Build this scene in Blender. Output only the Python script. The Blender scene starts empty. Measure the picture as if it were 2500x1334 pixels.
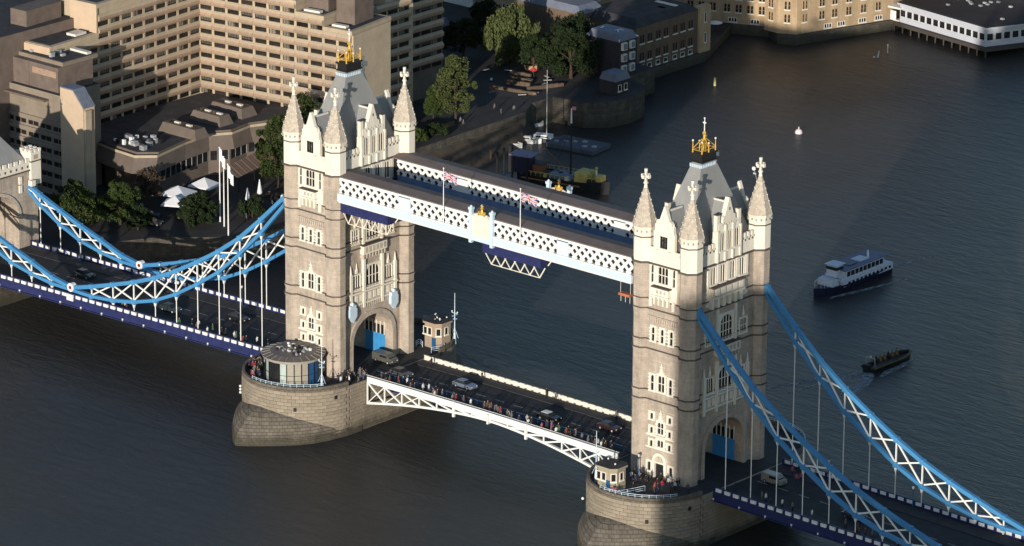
import bpy, math, random
import numpy as np
from mathutils import Matrix, Vector
random.seed(7); np.random.seed(7)
S = bpy.context.scene
COL = S.collection
R_ = math.radians

# ------------------------------------------------------------------ camera
cam_d = bpy.data.cameras.new('camera'); cam = bpy.data.objects.new('camera', cam_d); COL.objects.link(cam)
CP = Vector((583.7885, -621.6259, 296.7114)); YAW, PIT, ROL, FPX = 2.29014459, -0.3189588, 0.00808125, 12020.13
fw = Vector((math.cos(PIT)*math.cos(YAW), math.cos(PIT)*math.sin(YAW), math.sin(PIT)))
r0 = Vector((math.sin(YAW), -math.cos(YAW), 0)); u0 = r0.cross(fw)
Rr = r0*math.cos(ROL)+u0*math.sin(ROL); Uu = -r0*math.sin(ROL)+u0*math.cos(ROL)
cam.matrix_world = Matrix(((Rr.x, Uu.x, -fw.x, CP.x), (Rr.y, Uu.y, -fw.y, CP.y), (Rr.z, Uu.z, -fw.z, CP.z), (0, 0, 0, 1)))
cam_d.sensor_width = 36; cam_d.lens = 36*FPX/2500; cam_d.clip_start = 5; cam_d.clip_end = 9000
S.camera = cam

# ------------------------------------------------------------------ light
SUN_DIR = Vector((0.418, -0.893, 0.163)).normalized()
ELEV = math.asin(SUN_DIR.z); ROT = math.atan2(SUN_DIR.x, SUN_DIR.y)
w = bpy.data.worlds.new('World'); S.world = w; w.use_nodes = True
nt = w.node_tree; bg = nt.nodes['Background']
sky = nt.nodes.new('ShaderNodeTexSky'); sky.sky_type = 'NISHITA'; sky.sun_disc = False
sky.sun_elevation = ELEV; sky.sun_rotation = ROT; sky.altitude = 50; sky.air_density = 1.0; sky.dust_density = 0.3; sky.ozone_density = 1.9
nt.links.new(sky.outputs[0], bg.inputs[0]); bg.inputs[1].default_value = 0.15
sd = bpy.data.lights.new('sun', 'SUN'); sd.energy = 4.6; sd.angle = R_(0.5); sd.color = (1.0, 0.91, 0.79)
so = bpy.data.objects.new('sun', sd); COL.objects.link(so); so.rotation_euler = SUN_DIR.to_track_quat('Z', 'Y').to_euler()
S.view_settings.view_transform = 'Standard'; S.view_settings.look = 'None'
S.view_settings.exposure = 0.0; S.view_settings.gamma = 1.0
S.render.engine = 'CYCLES'

# ------------------------------------------------------------------ materials
MATS = {}
def mat(name, col, rough=0.8, metal=0.0, var=0.15, scale=0.6, bump=0.0, bscale=4.0, rnd=0.0, spec=0.3, col2=None, streak=0.0):
    if name in MATS: return MATS[name]
    m = bpy.data.materials.new(name); m.use_nodes = True; n = m.node_tree; L = n.links
    b = n.nodes['Principled BSDF']; b.inputs['Roughness'].default_value = rough; b.inputs['Metallic'].default_value = metal
    b.inputs['Specular IOR Level'].default_value = spec
    tc = n.nodes.new('ShaderNodeTexCoord')
    nz = n.nodes.new('ShaderNodeTexNoise'); nz.inputs['Scale'].default_value = scale; nz.inputs['Detail'].default_value = 6; nz.inputs['Roughness'].default_value = 0.65
    L.new(tc.outputs['Object'], nz.inputs['Vector'])
    if streak:
        mp = n.nodes.new('ShaderNodeMapping'); mp.inputs['Scale'].default_value = (1, 1, 0.15)
        L.new(tc.outputs['Object'], mp.inputs[0]); L.new(mp.outputs[0], nz.inputs['Vector'])
    cr = n.nodes.new('ShaderNodeValToRGB'); cr.color_ramp.elements[0].position = 0.3; cr.color_ramp.elements[1].position = 0.7
    c2 = col2 or tuple(min(1, c*(1+var)) for c in col); c1 = tuple(c*(1-var) for c in col)
    if col2: c1 = col
    cr.color_ramp.elements[0].color = (*c1, 1); cr.color_ramp.elements[1].color = (*c2, 1)
    L.new(nz.outputs['Fac'], cr.inputs[0]); out = cr.outputs[0]
    if rnd:
        oi = n.nodes.new('ShaderNodeObjectInfo'); hs = n.nodes.new('ShaderNodeHueSaturation')
        mr = n.nodes.new('ShaderNodeMapRange'); mr.inputs['To Min'].default_value = 1-rnd; mr.inputs['To Max'].default_value = 1+rnd
        L.new(oi.outputs['Random'], mr.inputs['Value']); L.new(mr.outputs[0], hs.inputs['Value']); L.new(out, hs.inputs['Color']); out = hs.outputs[0]
    L.new(out, b.inputs['Base Color'])
    if bump:
        n2 = n.nodes.new('ShaderNodeTexNoise'); n2.inputs['Scale'].default_value = bscale; n2.inputs['Detail'].default_value = 5
        L.new(tc.outputs['Object'], n2.inputs['Vector'])
        bp = n.nodes.new('ShaderNodeBump'); bp.inputs['Strength'].default_value = bump; bp.inputs['Distance'].default_value = 0.1
        L.new(n2.outputs['Fac'], bp.inputs['Height']); L.new(bp.outputs[0], b.inputs['Normal'])
    MATS[name] = m; return m

def masonry(name, col, col2, mortar, bw, bh, stain=0.42, ms=0.02, bump=0.4):
    m = bpy.data.materials.new(name); m.use_nodes = True; n = m.node_tree; L = n.links
    b = n.nodes['Principled BSDF']; b.inputs['Roughness'].default_value = 0.9; b.inputs['Specular IOR Level'].default_value = 0.15
    tc = n.nodes.new('ShaderNodeTexCoord'); sp = n.nodes.new('ShaderNodeSeparateXYZ'); L.new(tc.outputs['Object'], sp.inputs[0])
    ad = n.nodes.new('ShaderNodeMath'); ad.operation = 'ADD'; L.new(sp.outputs[0], ad.inputs[0]); L.new(sp.outputs[1], ad.inputs[1])
    cb = n.nodes.new('ShaderNodeCombineXYZ'); L.new(ad.outputs[0], cb.inputs[0]); L.new(sp.outputs[2], cb.inputs[1])
    br = n.nodes.new('ShaderNodeTexBrick'); br.inputs['Scale'].default_value = 1
    br.inputs['Brick Width'].default_value = bw; br.inputs['Row Height'].default_value = bh; br.inputs['Mortar Size'].default_value = ms
    br.inputs['Color1'].default_value = (*col, 1); br.inputs['Color2'].default_value = (*col2, 1); br.inputs['Mortar'].default_value = (*mortar, 1)
    L.new(cb.outputs[0], br.inputs['Vector'])
    mp = n.nodes.new('ShaderNodeMapping'); mp.inputs['Scale'].default_value = (0.5, 0.5, 0.16); L.new(tc.outputs['Object'], mp.inputs[0])
    nz = n.nodes.new('ShaderNodeTexNoise'); nz.inputs['Scale'].default_value = 1.2; nz.inputs['Detail'].default_value = 8; nz.inputs['Roughness'].default_value = 0.7; L.new(mp.outputs[0], nz.inputs['Vector'])
    mr = n.nodes.new('ShaderNodeMapRange'); mr.inputs['From Min'].default_value = 0.32; mr.inputs['From Max'].default_value = 0.68
    mr.inputs['To Min'].default_value = 1-stain; mr.inputs['To Max'].default_value = 1.12; L.new(nz.outputs['Fac'], mr.inputs['Value'])
    hs = n.nodes.new('ShaderNodeHueSaturation'); L.new(mr.outputs[0], hs.inputs['Value']); L.new(br.outputs['Color'], hs.inputs['Color'])
    L.new(hs.outputs[0], b.inputs['Base Color'])
    bp = n.nodes.new('ShaderNodeBump'); bp.inputs['Strength'].default_value = bump; bp.inputs['Distance'].default_value = 0.06; bp.invert = True
    L.new(br.outputs['Fac'], bp.inputs['Height'])
    n3 = n.nodes.new('ShaderNodeTexNoise'); n3.inputs['Scale'].default_value = 3.0; n3.inputs['Detail'].default_value = 5; L.new(tc.outputs['Object'], n3.inputs['Vector'])
    b2 = n.nodes.new('ShaderNodeBump'); b2.inputs['Strength'].default_value = 0.5; b2.inputs['Distance'].default_value = 0.12
    L.new(n3.outputs['Fac'], b2.inputs['Height']); L.new(bp.outputs[0], b2.inputs['Normal']); L.new(b2.outputs[0], b.inputs['Normal'])
    MATS[name] = m; return m

granite = masonry('tower_granite', (.52, .44, .365), (.45, .38, .315), (.36, .305, .255), 1.3, .40, .36, .015, .3)
portland = mat('portland_stone', (.74, .68, .57), .85, var=.1, scale=1.3, bump=.5, bscale=2.5, col2=(.83, .78, .68), streak=1)
portl2 = mat('weathered_portland', (.36, .31, .25), .9, scale=1.8, bump=.6, bscale=4, col2=(.62, .55, .46))
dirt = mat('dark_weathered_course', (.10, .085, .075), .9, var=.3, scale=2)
slate = mat('roof_slate', (.25, .25, .255), .6, var=.12, scale=.5, bump=.25, bscale=6, col2=(.31, .315, .30), streak=1)
white = mat('white_paint', (.80, .80, .77), .45, var=.06, scale=1.5, spec=.4)
creamp = mat('cream_panel_paint', (.74, .70, .60), .5, var=.08, scale=2)
palebl = mat('pale_blue_paint', (.58, .71, .82), .45, var=.06, scale=1)
blue = mat('bridge_blue_paint', (.05, .215, .45), .45, var=.12, scale=.9, spec=.35, col2=(.085, .30, .56))
innerbl = mat('shaded_pale_blue_paint', (.16, .25, .42), .5)  # pale girder blue darkened, shade of the inner sides put into the colour
navy = mat('navy_paint', (.025, .032, .11), .5, var=.2, scale=.8)
dkblue = mat('deep_blue_paint_and_door_shade', (.02, .09, .22), .5, var=.2)  # also the upstream passage door, with its shade put into the colour
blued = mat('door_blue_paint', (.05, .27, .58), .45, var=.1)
gold = mat('gilded_metal', (.85, .52, .10), .38, metal=.45, var=.1, scale=3)
black = mat('black_iron', (.018, .018, .02), .6, var=.2)
glass = mat('dark_window_glass', (.022, .022, .024), .12, var=.4, scale=.8, spec=.5)
asphalt = mat('road_asphalt', (.035, .036, .04), .85, var=.25, scale=.5, bump=.3, bscale=6)
pave = mat('footway_paving', (.05, .048, .05), .85, var=.25, scale=.8, bump=.2)
wkroof = mat('walkway_roof_felt', (.175, .14, .13), .85, var=.15, scale=.5, streak=0)
pierst = mat('pier_granite_block', (.25, .212, .165), .9, scale=.35, bump=.8, bscale=2, rnd=.13, col2=(.34, .29, .225), spec=.15)
piercore = mat('pier_joint_stone', (.17, .145, .115), .95, var=.3, scale=1)
wetst = mat('tide_washed_stone', (.15, .13, .10), .85, scale=.6, bump=.8, bscale=1.6, rnd=.15, col2=(.24, .205, .155))
cutst = masonry('cutwater_granite', (.21, .18, .145), (.16, .14, .115), (.10, .088, .07), 1.3, .56, .4, .035, 1.0)
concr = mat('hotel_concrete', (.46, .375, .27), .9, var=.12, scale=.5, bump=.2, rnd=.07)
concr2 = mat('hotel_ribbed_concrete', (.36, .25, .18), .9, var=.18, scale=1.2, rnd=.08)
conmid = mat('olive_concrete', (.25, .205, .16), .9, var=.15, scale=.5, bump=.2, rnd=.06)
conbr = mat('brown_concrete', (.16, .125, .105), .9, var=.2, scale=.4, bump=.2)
conlit = mat('sunlit_concrete', (.55, .42, .30), .9, var=.08, scale=.5)  # paler hotel concrete, sun on its west-facing walls put into the colour
flat = mat('flat_roof_felt', (.055, .052, .056), .9, var=.35, scale=.4)
metalg = mat('grey_metal_plant', (.35, .36, .38), .5, var=.3, scale=2, rnd=.4)
brickY = masonry('yellow_stock_brick', (.50, .365, .225), (.44, .315, .19), (.37, .29, .20), .45, .16, .25, .01, .2)
brickB = masonry('brown_stock_brick', (.20, .145, .10), (.15, .105, .075), (.14, .11, .085), .45, .16, .25, .01, .2)
brickD = masonry('dark_blue_brick', (.06, .055, .06), (.045, .042, .05), (.05, .05, .05), .45, .16, .2, .01, .2)
trimw = mat('white_window_trim', (.72, .68, .60), .7, var=.08)
leadr = mat('lead_roof', (.16, .18, .23), .6, var=.2, scale=.6)
quay = masonry('quay_wall_stone', (.13, .115, .095), (.09, .08, .068), (.05, .045, .04), 1.4, .6, .45)
ground = mat('bank_paving', (.05, .046, .045), .9, var=.35, scale=.15, bump=.3, bscale=1)
earth = mat('foreshore_mud', (.07, .055, .042), .95, var=.4, scale=.4, bump=.8, bscale=1)
bark = mat('tree_bark', (.06, .045, .03), .95, var=.3)
clothw = mat('white_canvas', (.72, .72, .74), .8, var=.05)
awnb = mat('brown_awning_canvas', (.28, .17, .11), .85, var=.15)
woodb = mat('varnished_wood', (.22, .10, .045), .5, var=.2)
def leafmat(name, a, b_):
    m = mat(name, a, .75, var=.2, scale=.9, rnd=.12, col2=b_, spec=.15)
    return m
leafA = leafmat('leaves_mid_green', (.028, .045, .012), (.058, .08, .022))
leafB = leafmat('leaves_willow', (.055, .075, .025), (.105, .12, .045))
leafC = leafmat('leaves_bright_bush', (.07, .13, .02), (.12, .20, .035))
leafD = leafmat('leaves_dark', (.014, .026, .010), (.03, .044, .016))

def water_mat():
    m = bpy.data.materials.new('river_water'); m.use_nodes = True; n = m.node_tree; L = n.links
    b = n.nodes['Principled BSDF']; b.inputs['Roughness'].default_value = .34; b.inputs['IOR'].default_value = 1.33; b.inputs['Specular IOR Level'].default_value = .3
    tc = n.nodes.new('ShaderNodeTexCoord')
    nz = n.nodes.new('ShaderNodeTexNoise'); nz.inputs['Scale'].default_value = .012; nz.inputs['Detail'].default_value = 4; L.new(tc.outputs['Object'], nz.inputs['Vector'])
    cr = n.nodes.new('ShaderNodeValToRGB'); cr.color_ramp.elements[0].position = .38; cr.color_ramp.elements[1].position = .62
    cr.color_ramp.elements[0].color = (.047, .043, .037, 1); cr.color_ramp.elements[1].color = (.036, .037, .038, 1)
    L.new(nz.outputs['Fac'], cr.inputs[0]); L.new(cr.outputs[0], b.inputs['Base Color'])
    mp = n.nodes.new('ShaderNodeMapping'); mp.inputs['Rotation'].default_value = (0, 0, R_(38)); mp.inputs['Scale'].default_value = (.22, .75, 1)
    L.new(tc.outputs['Object'], mp.inputs[0])
    w1 = n.nodes.new('ShaderNodeTexNoise'); w1.inputs['Distortion'].default_value = .6; w1.inputs['Scale'].default_value = .8; w1.inputs['Detail'].default_value = 7; w1.inputs['Roughness'].default_value = .62; L.new(mp.outputs[0], w1.inputs['Vector'])
    w2 = n.nodes.new('ShaderNodeTexNoise'); w2.inputs['Scale'].default_value = .06; w2.inputs['Detail'].default_value = 5; w2.inputs['Distortion'].default_value = 1.2; L.new(mp.outputs[0], w2.inputs['Vector'])
    mul = n.nodes.new('ShaderNodeMath'); mul.operation = 'MULTIPLY'; L.new(w1.outputs['Fac'], mul.inputs[0]); L.new(w2.outputs['Fac'], mul.inputs[1])
    bp = n.nodes.new('ShaderNodeBump'); bp.inputs['Strength'].default_value = 1; bp.inputs['Distance'].default_value = .55
    L.new(mul.outputs[0], bp.inputs['Height']); L.new(bp.outputs[0], b.inputs['Normal'])
    return m
waterm = water_mat()

def tide(m, z0=-7.9, z1=-9.5, col=(.055, .052, .038)):
    n = m.node_tree; L = n.links; b = n.nodes['Principled BSDF']; src = b.inputs['Base Color'].links[0].from_socket
    g = n.nodes.new('ShaderNodeNewGeometry'); sp = n.nodes.new('ShaderNodeSeparateXYZ'); L.new(g.outputs['Position'], sp.inputs[0])
    nz = n.nodes.new('ShaderNodeTexNoise'); nz.inputs['Scale'].default_value = .5; nz.inputs['Detail'].default_value = 6; L.new(g.outputs['Position'], nz.inputs['Vector'])
    ma = n.nodes.new('ShaderNodeMath'); ma.operation = 'MULTIPLY_ADD'; ma.inputs[1].default_value = 3.0; L.new(nz.outputs['Fac'], ma.inputs[0]); L.new(sp.outputs[2], ma.inputs[2])
    mr = n.nodes.new('ShaderNodeMapRange'); mr.inputs['From Min'].default_value = z0+1.5; mr.inputs['From Max'].default_value = z1+1.5; mr.inputs['To Max'].default_value = .75
    L.new(ma.outputs[0], mr.inputs['Value']); mx = n.nodes.new('ShaderNodeMix'); mx.data_type = 'RGBA'; L.new(mr.outputs[0], mx.inputs[0]); L.new(src, mx.inputs[6]); mx.inputs[7].default_value = (*col, 1)
    L.new(mx.outputs[2], b.inputs['Base Color'])
for m_ in (pierst, cutst, quay): tide(m_)
# ------------------------------------------------------------------ mesh helpers
class MB:
    def __init__(s): s.v = []; s.f = []; s.mi = []; s.mats = []; s.M = None
    def _m(s, m):
        if m not in s.mats: s.mats.append(m)
        return s.mats.index(m)
    def add(s, vs, fs, m):
        o = len(s.v); k = s._m(m)
        if s.M is not None: vs = [s.M @ Vector(v) for v in vs]
        s.v += [tuple(v) for v in vs]; s.f += [tuple(i+o for i in f) for f in fs]; s.mi += [k]*len(fs)
        return s
    def box(s, x0, x1, y0, y1, z0, z1, m, tx=0, ty=0):
        v = [(x0, y0, z0), (x1, y0, z0), (x1, y1, z0), (x0, y1, z0), (x0+tx, y0+ty, z1), (x1-tx, y0+ty, z1), (x1-tx, y1-ty, z1), (x0+tx, y1-ty, z1)]
        return s.add(v, [(3, 2, 1, 0), (4, 5, 6, 7), (0, 1, 5, 4), (1, 2, 6, 5), (2, 3, 7, 6), (3, 0, 4, 7)], m)
    def prism(s, poly, z0, z1, m, mtop=None, inset=None):
        n = len(poly); top = inset or poly
        v = [(x, y, z0) for x, y in poly]+[(x, y, z1) for x, y in top]
        s.add(v, [tuple(range(n-1, -1, -1))]+[(i, (i+1) % n, (i+1) % n+n, i+n) for i in range(n)], m)
        s.add([(x, y, z1) for x, y in top], [tuple(range(n))], mtop or m); return s
    def xprism(s, poly, y0, y1, m):   # poly in (x,z), extruded along y
        n = len(poly); v = [(x, y0, z) for x, z in poly]+[(x, y1, z) for x, z in poly]
        return s.add(v, [tuple(range(n)), tuple(range(2*n-1, n-1, -1))]+[(i, i+n, (i+1) % n+n, (i+1) % n) for i in range(n)], m)
    def cyl(s, cx, cy, z0, z1, r0, r1, m, n=8, ph=None):
        ph = math.pi/n if ph is None else ph
        a = [2*math.pi*i/n+ph for i in range(n)]
        v = [(cx+r0*math.cos(t), cy+r0*math.sin(t), z0) for t in a]+[(cx+r1*math.cos(t), cy+r1*math.sin(t), z1) for t in a]
        return s.add(v, [tuple(range(n-1, -1, -1)), tuple(range(n, 2*n))]+[(i, (i+1) % n, (i+1) % n+n, i+n) for i in range(n)], m)
    def beam(s, p0, p1, wd, ht, m, n=4):
        p0 = Vector(p0); p1 = Vector(p1); d = (p1-p0); L = d.length
        if L < 1e-6: return s
        q = frame(p0, p1); old = s.M; s.M = q if old is None else old @ q
        if n == 4: s.box(0, L, -wd/2, wd/2, -ht/2, ht/2, m)
        else:
            a = [2*math.pi*i/n for i in range(n)]
            v = [(0, wd/2*math.cos(t), wd/2*math.sin(t)) for t in a]+[(L, ht/2*math.cos(t), ht/2*math.sin(t)) for t in a]
            s.add(v, [tuple(range(n-1, -1, -1)), tuple(range(n, 2*n))]+[(i, (i+1) % n, (i+1) % n+n, i+n) for i in range(n)], m)
        s.M = old; return s
    def ball(s, c, r, m, nu=8, nv=5, sz=1):
        v = []; f = []
        for j in range(nv+1):
            t = math.pi*j/nv
            for i in range(nu):
                a = 2*math.pi*i/nu; v.append((c[0]+r*math.sin(t)*math.cos(a), c[1]+r*math.sin(t)*math.sin(a), c[2]-r*sz*math.cos(t)))
        for j in range(nv):
            for i in range(nu): f.append((j*nu+i, j*nu+(i+1) % nu, (j+1)*nu+(i+1) % nu, (j+1)*nu+i))
        return s.add(v, f, m)
    def mesh(s, name):
        me = bpy.data.meshes.new(name); me.from_pydata(s.v, [], s.f)
        for m in s.mats: me.materials.append(m)
        me.polygons.foreach_set('material_index', s.mi); me.update(); return me
def frame(p0, p1):
    p0 = Vector(p0); p1 = Vector(p1); x = (p1-p0).normalized()
    up = Vector((0, 0, 1)) if abs(x.z) < .999 else Vector((0, 1, 0))
    y = up.cross(x).normalized(); z = x.cross(y)
    return Matrix(((x.x, y.x, z.x, p0.x), (x.y, y.y, z.y, p0.y), (x.z, y.z, z.z, p0.z), (0, 0, 0, 1)))
I4 = Matrix.Identity(4)
def Tr(x, y, z, rz=0, s=1): return Matrix.Translation((x, y, z)) @ Matrix.Rotation(rz, 4, 'Z') @ Matrix.Scale(s, 4)
def obj(name, me, parent=None, M=None, kind=None, label=None):
    if isinstance(me, MB): me = me.mesh(name)
    o = bpy.data.objects.new(name, me); COL.objects.link(o)
    if parent is not None: o.parent = parent
    if M is not None: o.matrix_local = M
    if kind: o['kind'] = kind
    if label: o['label'] = label
    return o
def tag(o, label=None, cat=None, group=None, kind=None):
    for k, v in (('label', label), ('category', cat), ('group', group), ('kind', kind)):
        if v: o[k] = v
    return o
def thing(name, label, cat, loc=(0, 0, 0), rz=0, group=None, me=None):
    o = bpy.data.objects.new(name, me.mesh(name) if isinstance(me, MB) else me); COL.objects.link(o)
    o.matrix_local = Tr(*loc, rz); return tag(o, label, cat, group)
def copy_tree(o, parent=None):
    c = o.copy(); COL.objects.link(c); c.parent = parent
    for ch in list(KIDS.get(o.name, [])): copy_tree(ch, c)
    return c
KIDS = {}
def kids(root):
    KIDS.clear()
    for o in bpy.data.objects:
        if o.parent: KIDS.setdefault(o.parent.name, []).append(o)
def struct(name, me): return obj(name, me, kind='structure')
_cube = {}
def beamo(name, parent, p0, p1, wd, ht, m):
    if m.name not in _cube:
        b = MB().box(0, 1, -.5, .5, -.5, .5, m); _cube[m.name] = b.mesh('beam_'+m.name)
    L = (Vector(p1)-Vector(p0)).length
    return obj(name, _cube[m.name], parent, frame(p0, p1) @ Matrix.Diagonal((L, wd, ht, 1)))
def boxo(name, parent, x0, x1, y0, y1, z0, z1, m, **k):
    if m.name not in _cube:
        _cube[m.name] = MB().box(0, 1, -.5, .5, -.5, .5, m).mesh('beam_'+m.name)
    return obj(name, _cube[m.name], parent, Matrix.Translation((x0, (y0+y1)/2, (z0+z1)/2)) @ Matrix.Diagonal((x1-x0, y1-y0, z1-z0, 1)), **k)

L0 = 82.3; A = 5.11; B = 9.12; ZD = -1.1; ZW = -10.3
# ------------------------------------------------------------------ setting
struct('river', MB().add([(-1500, -1500, ZW), (1500, -1500, ZW), (1500, 2500, ZW), (-1500, 2500, ZW)], [(0, 1, 2, 3)], waterm))
struct('riverbed', MB().box(-3000, 3000, -3000, 4000, -13, -12.5, earth))
QU = [(-88, -700), (-88, 26), (-84, 34), (-76, 41), (-72, 47), (-71.5, 62), (-76, 76), (-84, 94), (-87, 108), (-88.5, 150), (-92, 156), (-92, 163), (-84, 164), (-80, 168), (-78.8, 174), (-80, 180), (-84, 184), (-90.2, 186), (-90.6, 214), (-101, 236.5), (-93, 240), (-88, 236.9), (-83.8, 238.4), (-82.6, 243.2), (-75.5, 265.5), (-75.5, 330), (-60, 900)]
north = [(-2900, 900), (-2900, -700)]+QU
def shiftp(x, y, z, dz):      # lowers a point along the line of the far bank's slope towards the east
    kx, ky = (CP.x-x)/(CP.z-z), (CP.y-y)/(CP.z-z); return x+kx*dz, y+ky*dz
LOWQ = [p for p in QU if p[1] > 186]
QU = [p for p in QU if p[1] <= 186]+[(-90.4, 196), (-140, 196), (-140, 240), (-300, 900)]
LOWQ = [(-150, 190), (-90.3, 188)]+LOWQ
struct('low_quay', MB().prism([(-400, 700), (-150, 196.1)]+[shiftp(x, y, -4.5, -3.4) for x, y in LOWQ[1:]]+[(-90, 700)], -12.6, -7.9, quay, ground))
north = [(-2900, 900), (-2900, -700)]+QU
mbn = MB().prism(north[::1], -12.4, -4.5, quay, ground)
struct('north_bank', mbn)
struct('south_bank', MB().prism([(147, -900), (2500, -900), (2500, 1500), (147, 1500)], -12.4, -4.5, quay, ground))
fs = MB()
pts = [(-87, 96), (-88.5, 112), (-88.6, 130), (-88.6, 148), (-92, 155)]
out = [(-80, 97), (-80.5, 114), (-81, 130), (-84.5, 146), (-90, 156)]
zz_ = [-5.2, -5.4, -5.6, -6.4, -8.5]
for i in range(4):
    fs.add([(*pts[i], zz_[i]), (*out[i], -10.6), (*out[i+1], -10.6), (*pts[i+1], zz_[i+1])], [(0, 1, 2, 3)], earth)
struct('foreshore', fs)
fs = MB()
pts = [(-88.1, 8), (-88.1, 26), (-84.1, 34), (-76.1, 41), (-72, 47), (-71.6, 62), (-76, 76), (-84, 94)]
out = [(-86, 8), (-85.5, 25), (-81, 32), (-73.5, 38), (-69.4, 45.4), (-69, 62.5), (-73.7, 77.3), (-81.4, 95)]
for i in range(7): fs.add([(*pts[i], -8.6), (*out[i], -10.7), (*out[i+1], -10.7), (*pts[i+1], -8.6)], [(0, 1, 2, 3)], earth)
struct('foreshore', fs)

def ordl_(nm, i): return ('first', 'second', 'third', 'fourth', 'fifth', 'sixth', 'seventh', 'eighth', 'ninth', 'tenth')[i]+' '+nm
# ------------------------------------------------------------------ windows
_win = {}
def winmesh(w_, h, c, r, arch=0, s=.38, sm=None, quoin=True, mull=.13, dep=.22, fc=None):
    key = (w_, h, c, r, arch, s, quoin, mull, dep, fc and fc.name)
    if key in _win: return _win[key]
    m = fc or portland; b = MB(); x = w_/2
    b.box(-x-s, -x, .0, dep, -.0, h+s, m); b.box(x, x+s, .0, dep, 0, h+s, m)
    b.box(-x, x, 0, dep, h, h+s, m); b.box(-x-s-.08, x+s+.08, 0, dep+.12, -.28, 0, trimw if m.name.endswith('brick') else m)
    if quoin:
        z = .15
        while z < h: b.box(-x-s-.22, -x-s, 0, dep-.06, z, z+.28, m); b.box(x+s, x+s+.22, 0, dep-.06, z, z+.28, m); z += .62
    for i in range(1, c):
        px = -x+w_*i/c; b.box(px-mull/2, px+mull/2, 0, dep-.07, 0, h, m)
    for j in range(1, r):
        z = h*j/r; b.box(-x, x, 0, dep-.1, z-mull/2, z+mull/2, m)
    if arch:
        n = 6
        for sgn in (-1, 1):
            poly = [(sgn*x, h-arch)]
            for i in range(n+1):
                t = i/n*math.pi/2; poly.append((sgn*x*math.cos(t), h-arch+arch*math.sin(t)))
            poly.append((sgn*x, h))
            for i in range(1, len(poly)-2):
                q = [(sgn*x, h+.01), poly[i], poly[i+1]]
                if sgn < 0: q = q[::-1]
                b.xprism([q[0], q[1], q[2]], .0, dep-.03, m)
    else:
        cw = w_/c
        for i in range(c):      # little pointed heads
            px = -x+cw*i
            b.xprism([(px+.02, h), (px+.02, h-.3), (px+cw*.3, h)], 0, dep-.09, m); b.xprism([(px+cw-.02, h), (px+cw*.7, h), (px+cw-.02, h-.3)], 0, dep-.09, m)
    g = MB().box(-x, x, -.05, .03, 0, h, glass)
    _win[key] = (b.mesh('window'), g.mesh('pane')); return _win[key]
FACE = {'W': math.pi, 'S': -math.pi/2, 'E': 0, 'N': math.pi/2}
def place(face, u, z, hx=5.5, hy=10.1, out=0):
    if face == 'W': return Tr(u, -hy-out, z, math.pi)
    if face == 'E': return Tr(-u, hy+out, z, 0)
    if face == 'S': return Tr(hx+out, u, z, -math.pi/2)
    return Tr(-hx-out, -u, z, math.pi/2)
def window(par, M, *a, **k):
    f, g = winmesh(*a, **k); o = obj('window', f, par, M); obj('pane', g, o); return o

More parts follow.
